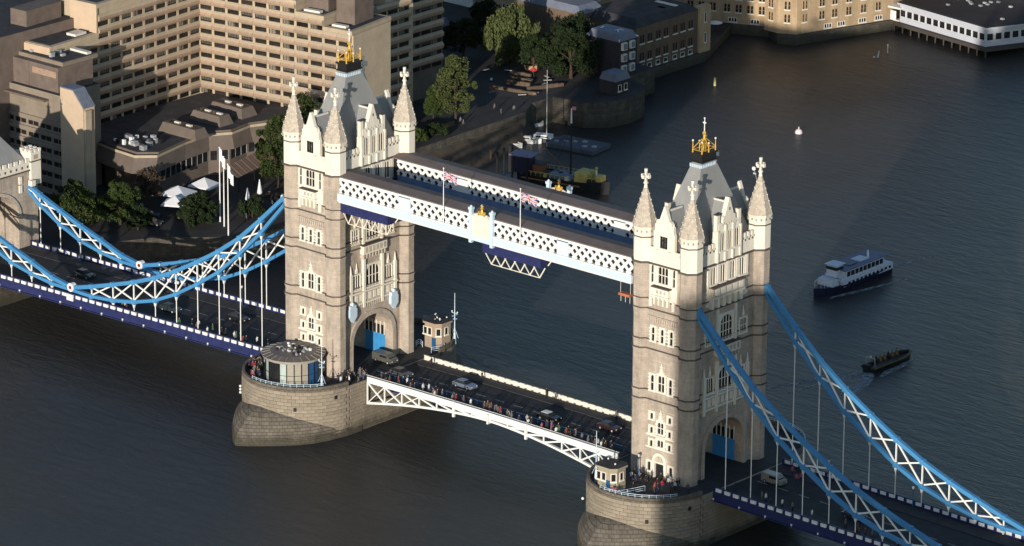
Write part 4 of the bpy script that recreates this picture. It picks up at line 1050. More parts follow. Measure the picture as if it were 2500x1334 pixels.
def hwing(t, ang, nb, steps, depth, flip):
    """facade along local +x, outward normal local -y after flip"""
    M0 = hframe(ang)
    rot = Matrix.Rotation(math.pi if not flip else 0, 4, 'Z')
    # steps: list of (bay_end, ztop)
    b0 = 0
    sgn = 1 if flip else -1
    for be, zt in steps:
        x0, x1 = b0*BAY, be*BAY
        b = MB().box(x0, x1, *(sorted((0, -sgn*depth))), -4.5, zt, conlit if 0 else concr)
        b.box(x0-.1, x1+.25, *(sorted((sgn*.35, -sgn*(depth+.3)))), zt, zt+.9, concr); b.box(x0+.6, x1-.6, *(sorted((-sgn*.7, -sgn*(depth-.6)))), zt+.9, zt+.94, flat)
        obj('wing_wall', b, t, M0)
        nf = int((zt-Z0)/FL)
        for k in range(nf):
            zc = Z0+1.35+k*FL
            for i in range(b0, be):
                xc = (i+.5)*BAY
                M = M0 @ Tr(xc, 0, zc) @ rot
                hwing.c += 1
                if hwing.c <= 300:
                    o = obj('window', HM[0], t, M); obj('pane', random.choice(PW), o)
                else:
                    o = obj('window', HM[0], t, M); obj('pane', random.choice(PW), o)
                obj('spandrel_panel', HM[2], t, M0 @ Tr(xc, 0, zc+FL/2-.0) @ rot)
                obj('pier_panel', HM[3], t, M0 @ Tr((i)*BAY, 0, zc) @ rot)
        b0 = be
ht_r = thing('hotel_wing', 'sunlit hotel wing of cream ribbed storeys facing left behind the left tower', 'hotel', (0, 0, 0), group='hotel wings'); hwing.c = 0
hwing(ht_r, R_(9), 11, [(5, 33.0), (7, 27.9), (9, 25.6), (11, 23.4)], 14, False)
ht_l = thing('hotel_wing', 'dimmer hotel wing of olive storeys at upper left, foot in a stepped shadow', 'hotel', (0, 0, 0), group='hotel wings'); hwing.c = 0
# left wing: local +x runs toward -y world, outward normal = +x world
hwing(ht_l, R_(-86.6), 14, [(9, 30.0), (13, 23.9)], 14, True)
# end walls and roof plant
for nm, bx in (('e', None),):
    pass
def hbox(t, M, x0, x1, y0, y1, z0, z1, m, nm='block', mt=None):
    b = MB().prism([(x0, y0), (x1, y0), (x1, y1), (x0, y1)], z0, z1, m, mt or m); return obj(nm, b, t, M)
ML = hframe(R_(-86.6))
for x, z0, z1 in ((9*BAY+.3, 24.5, 30.9), (13*BAY+.3, 2, 24.7)):
    hbox(ht_l, ML, x-.02, x+.35, -7.0, .36, z0, z1, conlit, 'end_wall')
for x, z in ((9.3*BAY, 24.85),):
    hbox(ht_l, ML, x+1.2, x+4.5, -3.5, -1.0, z, z+.5, trimw, 'skylight'); 
    for i in range(7): hbox(ht_l, ML, x+2+i*1.1, x+2.5+i*1.1, -8, -7.3, z, z+.9, metalg, 'roof_plant')
    hbox(ht_l, ML, x+.6, x+11, -13, -8.5, z, z+5.5, conbr, 'roof_block')
MRt = hframe(R_(9))
hbox(ht_r, MRt, 7*BAY+.5, 9*BAY-1, 3.2, 10, 26.5, 32, conbr, 'roof_block'); hbox(ht_r, MRt, 9*BAY+.5, 11*BAY-2, 4, 11, 24.3, 30.2, conbr, 'roof_block')
hbox(ht_r, MRt, 7*BAY+1.5, 7*BAY+5.5, .8, 2.0, 26.55, 27.0, trimw, 'skylight'); hbox(ht_r, MRt, 9*BAY+1.5, 9*BAY+5, .8, 2.0, 24.35, 24.8, trimw, 'skylight')
hbox(ht_r, MRt, 11*BAY-.0, 11*BAY+.3, .1, 14, -4.5, 23.3, concr, 'end_wall')

def block(name, label, cat, poly, z0, z1, m, mt, group=None):
    t = thing(name, label, cat, group=group); obj('wall', MB().prism(poly, z0, z1, m, mt), t); return t
def rect(x0, x1, y0, y1): return [(x0, y0), (x1, y0), (x1, y1), (x0, y1)]
def facade(t, p0, p1, zs, xs, w_, h, c, r, fc, s=.14, dep=.12, arch=0):
    p0, p1 = Vector((*p0, 0)), Vector((*p1, 0)); d = (p1-p0); L = d.length; d.normalize()
    rz = math.atan2(d.y, d.x)+math.pi     # outward is to the right of p0->p1
    for z in zs:
        for x in xs:
            p = p0+d*x; window(t, Tr(p.x, p.y, z, rz), w_, h, c, r, arch, s, None, False, .08, dep, fc)
# river end block with stair drum
t = block('hotel_end_block', 'hotel block with roundel clock and blank tan shaft right of the left tower spires', 'hotel', rect(-105, -88, 104, 116), -4.5, 27.2, conbr, flat)
obj('side_wall', MB().box(-88, -87.7, 104, 116, -4.5, 27.8, concr), t); obj('front_wall', MB().box(-97, -88, 103.7, 104, -4.5, 27.8, conlit), t)
for k in range(9):
    for i in range(3):
        M = Tr(-87.65, 106+i*BAY, 5.5+k*FL, -math.pi/2); o = obj('window', HM[0], t, M); obj('pane', random.choice(PW), o); obj('spandrel_panel', HM[2], t, Tr(-87.65, 106+i*BAY, 5.5+k*FL+1.31, -math.pi/2))
obj('upper_storey', MB().box(-104, -93, 107, 115, 27.2, 35.0, conbr), t)
obj('tower_shaft', MB().xprism([(-93, 27), (-88.3, 27), (-88.3, 34.0), (-90.0, 36.3), (-93, 36.3)], 108, 112, conlit), t)
b = MB(); b.M = Matrix.Translation((-92.9, 0, 0)); 
obj('roundel', MB().box(-95.6, -94.6, 106.85, 107, 31.5, 33.2, trimw).box(-95.35, -94.85, 106.8, 106.86, 31.9, 32.8, conbr), t)
obj('skylight', MB().box(-94, -89.5, 105, 106.2, 27.2, 27.8, trimw), t)
for i in range(8): obj('roof_plant', MB().box(-103+i*1.2, -102.3+i*1.2, 105+(i % 3), 105.8+(i % 3), 27.2, 27.9+.2*(i % 2), metalg), t)
t.location = (-13.8, 12, -5.1)
# shaded block behind
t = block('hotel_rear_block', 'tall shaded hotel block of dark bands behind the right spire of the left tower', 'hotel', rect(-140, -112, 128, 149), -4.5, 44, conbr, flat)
for k in range(16):
    for i in range(6):
        M = Tr(-111.98, 129.5+i*BAY, 2.5+k*FL, -math.pi/2); obj('spandrel_panel', HM[2], t, M @ Tr(0, 0, 1.31)); o = obj('window', HM[0], t, M); obj('pane', random.choice(PW), o)
# front-left hotel block
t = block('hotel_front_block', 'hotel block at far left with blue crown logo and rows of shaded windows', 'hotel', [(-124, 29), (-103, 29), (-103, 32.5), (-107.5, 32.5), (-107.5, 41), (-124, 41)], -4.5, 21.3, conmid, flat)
def rows(t, x0, x1, y, zs, nw):
    for z in zs:
        for i in range(nw):
            xc = x0+(i+.5)*(x1-x0)/nw; w2 = (x1-x0)/nw*.4
            obj('window', MB().box(-w2, w2, -.02, .05, -.45, .45, glass).box(-.04, .04, .05, .1, -.45, .45, concr2), t, Tr(xc, y, z, math.pi))
rows(t, -124, -105.5, 29, [1.5+2.5*k for k in range(6)], 5)
for z in [2.8+2.5*k for k in range(6)]: obj('concrete_band', MB().box(-124, -105.6, 28.6, 29, z-.5, z+.3, conmid), t)
obj('roof_house', MB().box(-117, -108.5, 30.2, 40, 21.3, 26.5, conbr), t); obj('roof_slab', MB().box(-155, -108.7, 31.8, 41.6, 26.5, 27.3, conmid, .0, .0), t)
obj('terrace_roof', MB().box(-154.6, -109.1, 32.2, 41.2, 27.3, 27.34, flat), t)
obj('lit_fascia', MB().box(-116, -109, 30.1, 30.2, 24.3, 25.6, concr2), t)
obj('skylight', MB().box(-114.5, -109.5, 39.4, 40.6, 27.34, 27.8, trimw), t)
for i in range(22): obj('roof_plant', MB().box(-137+i*1.15, -136.3+i*1.15, 33+(i*7 % 5), 34+(i*7 % 5), 27.3, 27.8+.2*(i % 3), metalg), t)
obj('stair_shaft', MB().xprism([(-104.8, -4.5), (-98.2, -4.5), (-98.2, 20.6), (-101.2, 23.9), (-104.8, 23.9)], 27.2, 30.4, conlit), t)
obj('shaft_coping', MB().xprism([(-98.15, 20.6), (-101.15, 23.95), (-104.8, 23.95), (-104.8, 24.15), (-101.0, 24.15), (-97.9, 20.7)], 27.2, 30.4, leadr), t)
obj('shaft_side', MB().box(-98.15, -97.6, 27.4, 29.0, -4.5, 20.2, concr), t)
# blue crown logo
lg = mat('blue_sign_enamel', (.05, .07, .30), .5); lgw = mat('pale_blue_sign_enamel', (.25, .32, .60), .5)
b = MB()
for i, h in enumerate((1.4, 2.1, 2.6, 2.1, 1.4)):
    x = -1.1+i*.55; b.xprism([(x-.2, 0), (x+.2, 0), (x*1.25+.28, h*.7), (x*1.3, h), (x*1.25-.28, h*.7)], 0, .15, lg); b.xprism([(x-.05, .2), (x+.05, .2), (x*1.22+.07, h*.6), (x*1.22-.07, h*.6)], .15, .2, lgw)
b.xprism([(-1.2, -.5), (1.2, -.5), (1.3, -.05), (-1.3, -.05)], 0, .15, lg)
obj('logo_sign', b, t, Tr(-105.0, 29, 14.4, math.pi))
t.location = (-10.3, 10, -4.2)
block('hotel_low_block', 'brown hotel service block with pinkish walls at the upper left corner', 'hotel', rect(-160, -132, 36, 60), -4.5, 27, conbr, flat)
obj('end_wall', MB().box(-150, -140, 35.5, 36, 10, 25, conlit), bpy.data.objects['hotel_low_block'])
t = block('hotel_west_block', 'low hotel block with lit cream bands left of the logo wall', 'hotel', rect(-155, -124.1, 29, 41), -4.5, 21.3, conmid, flat)
rows(t, -146, -124.5, 29, [1.5+2.5*k for k in range(7)], 6)
obj('roof_house', MB().box(-155, -117.1, 30.2, 40, 21.3, 26.5, conbr), t)
for z in [2.8+2.5*k for k in range(7)]: obj('concrete_band', MB().box(-155, -124.1, 28.6, 29, z-.5, z+.3, conmid), t)
obj('ledge', MB().box(-150, -110, 27.6, 29, 19.6, 20.0, conbr), t)
t.location = (-10.3, 10, -4.2)
low_ = bpy.data.objects['hotel_low_block']
for z in [5+3*k for k in range(7)]:
    for i in range(8): obj('window', MB().box(-1.1, 1.1, -.02, .06, -.5, .5, glass), low_, Tr(-158.5+i*3.5, 35.98, z, math.pi))
    obj('concrete_band', MB().box(-160, -132, 35.6, 36, z+.8, z+1.6, concr2), low_)
t = block('approach_shade_block', 'tall stone block added for shade beside the bridge approach, outside the photo', 'building', rect(-135, -105.2, -26, -12), -4.5, 22, granite, slate)  # unseen block added to throw shade on the hotel front
# podium
PD = [(-111.5, 49.0), (-105.6, 48.6), (-102.3, 51.8), (-104.6, 62.2), (-105.4, 69.8), (-102.7, 74), (-103.6, 80.2), (-100.2, 88.5), (-100, 100), (-126, 100), (-127, 92), (-128, 60), (-118, 50)]
t = thing('hotel_podium', 'low angular brown hotel pavilion with stepped parapet and skylight boxes', 'pavilion')
cen = (-113, 74)
sc = lambda k: [(cen[0]+(x-cen[0])*k, cen[1]+(y-cen[1])*k) for x, y in PD]
obj('wall', MB().prism(sc(.93), -4.5, 1.2, conbr), t)
pm = mat('podium_cladding', (.155, .125, .105), .85, var=.15, scale=.4)
obj('splayed_fascia', MB().prism(sc(1.05), 1.2, 4.2, pm, None, sc(.99)), t)
obj('parapet', MB().prism(sc(1.0), 4.2, 4.75, concr, flat), t); obj('roof_step', MB().prism(sc(.965), 4.75, 5.2, pm, flat), t)
for i in range(1, 7):
    pa, pb = Vector((*sc(.935)[i], 0)), Vector((*sc(.935)[i+1], 0)); d = pb-pa; L = d.length; d.normalize(); rz = math.atan2(d.y, d.x)+math.pi
    n = max(2, int(L/1.7))
    for k in range(n):
        c = pa+d*(L*(k+.5)/n); obj('window', MB().box(-.7, .7, 0, .06, -1.0, 1.0, glass).box(-.78, -.7, 0, .14, -1, 1, metalg), t, Tr(c.x, c.y, -.2, rz))
for (x0, x1, y0, y1) in ((-113.5, -102.6, 63.2, 67.2), (-115, -105.8, 73.6, 77.6), (-116.5, -106.5, 80.8, 85.4)):
    b = MB().box(x0, x1, y0, y1, 5.2, 7.2, pm, .8, .6); s_ = obj('skylight_box', b, t); obj('pane', MB().box(x0+1.1, x1-1.1, y0+1.2, y1-1.2, 7.2, 7.24, glass), s_)
    for q in range(2): obj('roof_vent', MB().box(x0+3+q*3.4, x0+4.4+q*3.4, (y0+y1)/2-.3, (y0+y1)/2+.3, 7.24, 7.5, trimw), s_)
for i in range(26):
    x, y = random.uniform(-115.5, -105.8), random.uniform(51, 58.5); s = random.uniform(.25, .8)
    obj('roof_plant', MB().box(x-s, x+s, y-s*.8, y+s*.8, 5.2, 5.5+random.uniform(.2, .9), random.choice([metalg, metalg, white, black])), t)
t = thing('terrace_awning', 'striped brown terrace awning against the pavilion wall', 'awning')
for i in range(14):
    y = 65.2+i*1.05; x = -92.7-(y-65)*.23
    obj('awning_strip', MB().add([(x-3.4, y, .6), (x, y, -1.0), (x, y+.8, -1.0), (x-3.4, y+.8, .6), (x-3.4, y, .5), (x, y, -1.1), (x, y+.8, -1.1), (x-3.4, y+.8, .5)], [(0, 1, 2, 3), (7, 6, 5, 4), (0, 4, 5, 1), (1, 5, 6, 2), (2, 6, 7, 3)], awnb if i % 2 else conbr), t)
for y in (66, 72, 78): beamo('post', t, (-92.9-(y-65)*.23, y, -4.5), (-92.9-(y-65)*.23, y, -1.0), .15, .15, black)
# terrace canopies and umbrellas
def canopy(loc, sx, sy, rz, label):
    t = thing('white_canopy', label, 'canopy', loc, rz, group='white terrace canopies')
    b = MB().add([(-sx, -sy, 0), (sx, -sy, 0), (sx, sy, 0), (-sx, sy, 0), (0, 0, 1.5), (-sx, -sy, -.3), (sx, -sy, -.3), (sx, sy, -.3), (-sx, sy, -.3)], [(0, 1, 4), (1, 2, 4), (2, 3, 4), (3, 0, 4), (5, 6, 1, 0), (6, 7, 2, 1), (7, 8, 3, 2), (8, 5, 0, 3)], clothw)
    obj('canvas', b, t)
    for x in (-1, 1):
        for y in (-1, 1): obj('post', MB().cyl(x*sx*.95, y*sy*.95, -4.5-loc[2], 0, .06, .06, black, 6), t)
canopy((-95.6, 51.0, -1.6), 3.0, 2.6, .3, 'largest white terrace canopy, left of the flagpoles'); canopy((-91.9, 46.4, -1.9), 2.4, 2.0, .5, 'striped looking white canopy nearest the bridge on the terrace')
canopy((-95.6, 58.6, -1.6), 2.6, 2.3, .2, 'white terrace canopy just left of the three flagpoles')
def parasol(loc, h, label):
    b = MB().cyl(0, 0, 0, h, .06, .05, bark, 6).cyl(0, 0, h*.35, h*.95, .55, .08, clothw, 8).cyl(0, 0, h*.28, h*.35, .4, .55, clothw, 8)
    thing('folded_parasol', label, 'parasol', loc, group='folded white parasols', me=b)
parasol((-86.5, 65.3, -4.5), 4.6, 'taller sunlit folded white parasol on the terrace'); parasol((-85.6, 60.9, -4.5), 4.0, 'dim folded white parasol left of the sunlit one')
def cafe_table(x, y, i, lab):
    t = thing('cafe_table', lab, 'table', (x, y, -4.5), i*.7, group='cafe tables on the riverside terrace')
    obj('table_top', MB().cyl(0, 0, .7, .76, .6, .6, woodb, 10), t); obj('leg', MB().cyl(0, 0, 0, .7, .07, .07, black, 6), t)
    for k in range(3):
        a = k*2.1; b = MB(); b.M = Tr(math.cos(a)*1.0, math.sin(a)*1.0, 0, a+math.pi/2)
        b.box(-.22, .22, -.22, .22, .42, .47, awnb).box(-.22, .22, -.24, -.2, .47, .9, awnb)
        for p in (-.2, .2):
            for q in (-.2, .2): b.box(p-.02, p+.02, q-.02, q+.02, 0, .42, black)
        o = obj('chair', b, None, Tr(x, y, -4.5, i*.7)); tag(o, 'brown cafe chair, '+('river', 'bridge', 'hotel')[k]+' side of the '+('parasol', 'furthest right', 'right waterside', 'dim parasol', 'dark tree', 'striped canopy', 'largest canopy', 'middle')[i]+' table on the terrace', 'chair', 'cafe chairs on the riverside terrace')
for i, (x, y) in enumerate([(-86.4, 67.6), (-84.2, 68.6), (-83.0, 66.6), (-85.0, 63.4), (-88.9, 45.3), (-87.8, 47.6), (-90.4, 49.2), (-90.5, 55.5)]): cafe_table(x, y, i, 'small round brown cafe table, '+('nearest the folded parasols', 'furthest right', 'nearest the water on the right', 'left of the dim parasol', 'nearest the dark tree', 'below the striped canopy', 'under the largest canopy', 'between two canopies')[i]+' on the terrace')
# three flagpoles in front
for i, (x, y, h) in enumerate([(-82.05, 49.34, 11.0), (-79.3, 47.7, 10.0), (-74.4, 43.9, 10.3)]):
    b = MB().cyl(0, 0, -4.5, h, .16, .08, white, 8).ball((0, 0, h+.1), .18, white, 6, 4)
    thing('flagpole', ('left one', 'middle one', 'right one')[i]+' of three white flagpoles on the riverside terrace', 'flagpole', (x, y, 0), group='terrace flagpoles', me=b)
    if i != 1:
        b = MB()
        for s_ in range(8):
            u0_, u1_ = s_/8, (s_+1)/8; f_ = lambda u: (u*1.3, .25*math.sin(u*7))
            (xa, ya), (xb, yb) = f_(u0_), f_(u1_)
            b.add([(xa, ya, -2.6-u0_*1.6), (xb, yb, -2.6-u1_*1.6), (xb, yb, -u1_*2.0), (xa, ya, -u0_*2.0), (xa, ya+.03, -2.6-u0_*1.6), (xb, yb+.03, -2.6-u1_*1.6), (xb, yb+.03, -u1_*2.0), (xa, ya+.03, -u0_*2.0)], [(0, 1, 2, 3), (7, 6, 5, 4)], clothw)
        thing('white_flag', 'limp white flag on the '+('left' if i == 0 else 'right')+' terrace flagpole', 'flag', (x+.1, y, h), me=b)

# ------------------------------------------------------------------ buildings to the right
def warehouse(label, poly, ztop, wall, roofm, z0=-4.5, group=None, overhang=.25, name='warehouse'):
    t = thing(name, label, 'building', group=group); obj('wall', MB().prism(poly, z0, ztop, wall), t)
    cx = sum(p[0] for p in poly)/len(poly); cy = sum(p[1] for p in poly)/len(poly)
    e = lambda k: [(cx+(x-cx)*k, cy+(y-cy)*k) for x, y in poly]
    obj('roof', MB().prism(e(1.02), ztop, ztop+1.6, roofm, None, e(.82)), t); return t
t = warehouse('long brown brick warehouse beside the dock entrance, top half sunlit', rect(-108, -91.2, 190, 212), 5.7, brickB, flat)
for yy in (192.2, 194.9, 197.9, 200.6, 203.9, 206.6, 209.4):
    for z in (-2.9, 1.2):
        for d in (-.45, .45): window(t, Tr(-91.2, yy+d, z+.6, -math.pi/2), .5, 1.9, 1, 2, 0, .1, None, False, .08, .1, brickB)
    window(t, Tr(-91.2, yy, -4.1, -math.pi/2), 1.2, .8, 2, 1, 0, .1, None, False, .08, .1, trimw)
b = MB().box(-92.5, -90.6, 212, 216, -4.5, 6.3, brickY); obj('stair_bay', b, t)
for z in (-2.2, 2.6): window(t, Tr(-90.6, 214, z, -math.pi/2), .6, 2.2, 1, 1, 0, .12, None, False, .08, .1, trimw)
obj('rooflight', MB().box(-99, -93, 206, 207, 6.6, 7.5, trimw), t); obj('rooflight', MB().box(-96, -94, 203, 204, 6.6, 7.3, trimw), t)
# dockmaster's house
t = warehouse('dark dockside house with navy hipped roof and white bow windows', rect(-99.5, -90.2, 183.2, 189.4), 4.0, brickD, leadr, name='dock_house')
for z in (-3.2, -.6, 2.0):
    for y in (184.6, 187.3): 
        obj('window', MB().box(-90.2, -89.6, y-.75, y+.75, z, z+1.7, trimw), t); obj('pane', MB().box(-89.6, -89.55, y-.55, y+.55, z+.2, z+1.5, mat('sky_lit_glass', (.2, .22, .28), .2)), t)
for p, q in (((-99.6, 183), (-97, 186)), ((-90, 183), (-93, 186)), ((-90, 189.6), (-93, 186.6)), ((-97, 186), (-93, 186))):
    beamo('hip_ridge', t, (*p, 4.2), (*q, 5.9), .25, .2, palebl)
t = warehouse('low kiosk with pale blue roof edge on the stone bastion', rect(-86.8, -82.2, 172.6, 177.6), -1.4, brickD, leadr, name='kiosk')
for y in (174, 176): window(t, Tr(-82.2, y, -3.6, -math.pi/2), .9, 1.3, 1, 1, 0, .1, None, False, .08, .1, trimw)
# orange/cream warehouse behind
t = warehouse('brick warehouse with a cream sunlit corner behind the trees', rect(-150, -126, 205, 226), 14, brickY, flat)
for z in (-3, .2, 3.4, 6.6, 9.8):
    for i in range(5): 
        for d in (-.6, .6): window(t, Tr(-126, 207+i*3.6+d, z, -math.pi/2), .6, 1.8, 1, 2, 0, .1, None, False, .08, .1, trimw)
    for i in range(5):
        for d in (-.6, .6): window(t, Tr(-147+i*4.2+d, 205, z, math.pi), .6, 1.8, 1, 2, 0, .1, None, False, .08, .1, trimw)
t = warehouse('white painted building with dark windows at top centre', rect(-176, -154, 206, 216), 5, mat('white_render', (.6, .6, .6), .8), leadr, name='white_house')
for i in range(4): window(t, Tr(-154, 207.5+i*2.3, -2.5, -math.pi/2), .8, 1.8, 1, 2, 0, .1, None, False, .08, .1, trimw)
for i in range(7): window(t, Tr(-174+i*2.9, 206, -1.5, math.pi), 1.1, 2.2, 2, 2, 0, .12, None, False, .08, .1, trimw)
t = warehouse('small pavilion with pyramid blue-grey roof at upper centre left', rect(-149, -141, 176, 184), -1.6, brickD, leadr, name='pavilion'); obj('spire_roof', MB().cyl(-145, 180, -.2, 4.2, 3.6, .1, leadr, 4), t)
t = warehouse('long dark roofed dockside block behind the big tree', rect(-132, -112.5, 196.5, 204), 3.5, brickB, leadr, name='dockside_block')
for i in range(4): window(t, Tr(-112.5, 197.8+i*1.7, .5, -math.pi/2), .6, 1.6, 1, 2, 0, .1, None, False, .08, .1, trimw)
# yellow riverside apartments
AP = [(-112, 232), (-104, 235.6), (-93.6, 240.1), (-92.5, 237.6), (-88.2, 237.2), (-84.2, 239.2), (-83.1, 243.6), (-76.2, 265.6), (-76.2, 300), (-150, 300), (-150, 232)]
t = warehouse('tall yellow brick riverside apartments at top right, fully sunlit', AP, 16, brickY, flat, -4.49, name='apartment_building')
def fac2(i, us, zs, w_=.55, h=1.9):
    p0, p1 = AP[i], AP[i+1]; d = Vector((p1[0]-p0[0], p1[1]-p0[1], 0)); d.normalize(); rz = math.atan2(d.y, d.x)+math.pi
    for z in zs:
        for u in us:
            for dd in (-.42, .42):
                x, y = p0[0]+d.x*(u+dd), p0[1]+d.y*(u+dd); window(t, Tr(x, y, z, rz), w_, h, 1, 2, 0, .07, None, False, .08, .14, brickY)
zs_ = [-1.7+3.1*k for k in range(6)]
fac2(0, [1.5, 4.2, 6.9], zs_); fac2(1, [1.6, 4.4, 7.2, 10.0], zs_); fac2(3, [2.1], zs_, .45); fac2(4, [2.2], zs_, .45); fac2(5, [2.2], zs_, .4)
fac2(6, [2.6, 6.2, 10.2, 14.4, 18.6], zs_)
for i, us in ((1, [3.0, 8.4]), (6, [4.4, 8.2, 14.2, 18.8])):
    p0, p1 = AP[i], AP[i+1]; d = Vector((p1[0]-p0[0], p1[1]-p0[1], 0)); d.normalize(); rz = math.atan2(d.y, d.x)+math.pi
    for u in us: window(t, Tr(p0[0]+d.x*u, p0[1]+d.y*u, -4.0, rz), 1.9, .9, 3, 1, 0, .12, None, False, .2, .14, trimw)
obj('drainpipe', MB().beam((-93.0, 239.3, -4.4), (-93.0, 239.3, 16), .35, .35, dirt), t)
# quayside discs (white round garden shades)
for i, (x, y) in enumerate(((-99.5, 228.5), (-95.2, 218.5))):
    b = MB().cyl(0, 0, -4.5, -2.2, .05, .05, black, 6).cyl(0, 0, -2.3, -1.8, 1.7, .1, clothw, 14)
    thing('round_sunshade', ('bright' if i == 0 else 'dimmer')+' round white sunshade on the quay left of the apartments', 'sunshade', (x, y, 0), group='round quay sunshades', me=b)
# floating restaurant
wp = mat('pavilion_white_cladding', (.50, .52, .58), .7, var=.06)
FR = [(-69.8, 258.6), (-42.2, 254.6), (-33, 275), (-58, 290), (-76, 290)]
t = thing('pier_restaurant', 'white glazed riverside pavilion with brown flat roof on piles at top right corner', 'building')
cx, cy = -57, 272; e = lambda k: [(cx+(x-cx)*k, cy+(y-cy)*k) for x, y in FR]
obj('platform', MB().prism(e(1.07), -8.0, -7.2, mat('wet_timber', (.07, .06, .055), .8)), t)
obj('wall', MB().prism(e(1), -7.2, -2.9, wp), t); obj('roof', MB().prism(e(1.04), -2.9, -2.5, wp, flat), t); obj('roof_felt', MB().prism(e(.98), -2.5, -2.46, mat('brown_roof_felt', (.045, .036, .036), .9, var=.2, scale=.2)), t)
obj('upper_storey', MB().prism([(-68, 276), (-58, 274), (-52, 282), (-56, 288), (-72, 288)], -2.4, 2.5, wp, flat), t)
for i, n in ((0, 13), (1, 10)):
    p0, p1 = FR[i], FR[i+1]; d = Vector((p1[0]-p0[0], p1[1]-p0[1], 0)); L = d.length; d.normalize(); rz = math.atan2(d.y, d.x)+math.pi
    for k in range(n):
        u = (k+.5)*L/n; obj('window', MB().box(-.8, .8, -.02, .06, 0, 1.5, glass).box(-.85, -.8, 0, .12, -.05, 1.55, white).box(.8, .85, 0, .12, -.05, 1.55, white), t, Tr(p0[0]+d.x*u, p0[1]+d.y*u, -5.7, rz))
p0, p1 = (-68, 276), (-58, 274)
for k in range(6): obj('window', MB().box(-.65, .65, -.02, .06, 0, 1.4, glass), t, Tr(-67.2+k*1.65, 275.85-k*.33, -.2, math.pi-.2))
for k in range(12):
    x, y = random.uniform(-62, -42), random.uniform(260, 274); obj('roof_vent', MB().box(x-.4, x+.4, y-.3, y+.3, -2.46, -2.1, metalg), t)
for k in range(12):
    u = k/11; x = -71+(29.5)*u; y = 258.2-4.4*u; obj('pile', MB().cyl(x, y, -12, -8, .2, .2, mat('wet_timber', (.07, .06, .055), .8), 6), t)
obj('entrance_canopy', MB().box(-72.5, -69, 257.4, 260, -3.9, -3.5, white).box(-71.6, -70, 257.3, 257.4, -6.6, -4.4, white), t)
obj('gangway', MB().box(-77, -70, 258.6, 260, -7.2, -6.9, creamp), t)
x_, y_ = shiftp(-56, 270, -3.4, -5.4); t.location = (x_+56, y_-270, -.8)
# off-camera office building that shades the south tower's flank
t = thing('office_tower', 'tall stepped office building upstream on the south bank, outside the photo', 'building', (0, -295, 0))
b = MB().xprism([(225, -4.5), (300, -4.5), (300, 51), (281, 54.6), (262, 58.6), (251, 68.5), (244, 76), (236, 86), (225, 86)], -14, 0, conbr); obj('wall', b, t)
# unseen block added upstream on the north bank to cast long shade
t = block('upstream_shade_block', 'long grey stone block added for shade upstream on the north bank, outside the photo', 'wall', rect(-230, -104, -62, -50), -4.5, 12.5, granite, flat)

# ------------------------------------------------------------------ trees
def leaves_mesh(name, clumps, n, size, m, droop=0.0, seed=1):
    rng = np.random.default_rng(seed); V = []; 
    for (cx, cy, cz, rx, ry, rz) in clumps:
        k = int(n)
        d = rng.normal(size=(k, 3)); d /= np.linalg.norm(d, axis=1)[:, None]; rad = rng.uniform(.55, 1.08, (k, 1))**.6
        P = np.array([cx, cy, cz])+d*rad*np.array([rx, ry, rz])
        if droop: P[:, 2] -= rng.uniform(0, droop, k)
        a = rng.normal(size=(k, 3)); a /= np.linalg.norm(a, axis=1)[:, None]
        if droop: a = a*np.array([.4, .4, 1.6])
        b_ = np.cross(a, rng.normal(size=(k, 3))); b_ /= np.linalg.norm(b_, axis=1)[:, None]
        s = rng.uniform(.6, 1.3, (k, 1))*size
        V.append(np.stack([P-a*s, P+b_*s*.55, P+a*s, P-b_*s*.55], 1))
    V = np.concatenate(V).reshape(-1, 3); nf = len(V)//4
    me = bpy.data.meshes.new(name); me.vertices.add(len(V)); me.vertices.foreach_set('co', V.ravel().astype(np.float32))
    me.loops.add(nf*4); me.loops.foreach_set('vertex_index', np.arange(nf*4, dtype=np.int32)); me.polygons.add(nf)
    me.polygons.foreach_set('loop_start', np.arange(0, nf*4, 4, dtype=np.int32)); me.materials.append(m); me.update(); me.validate(); return me
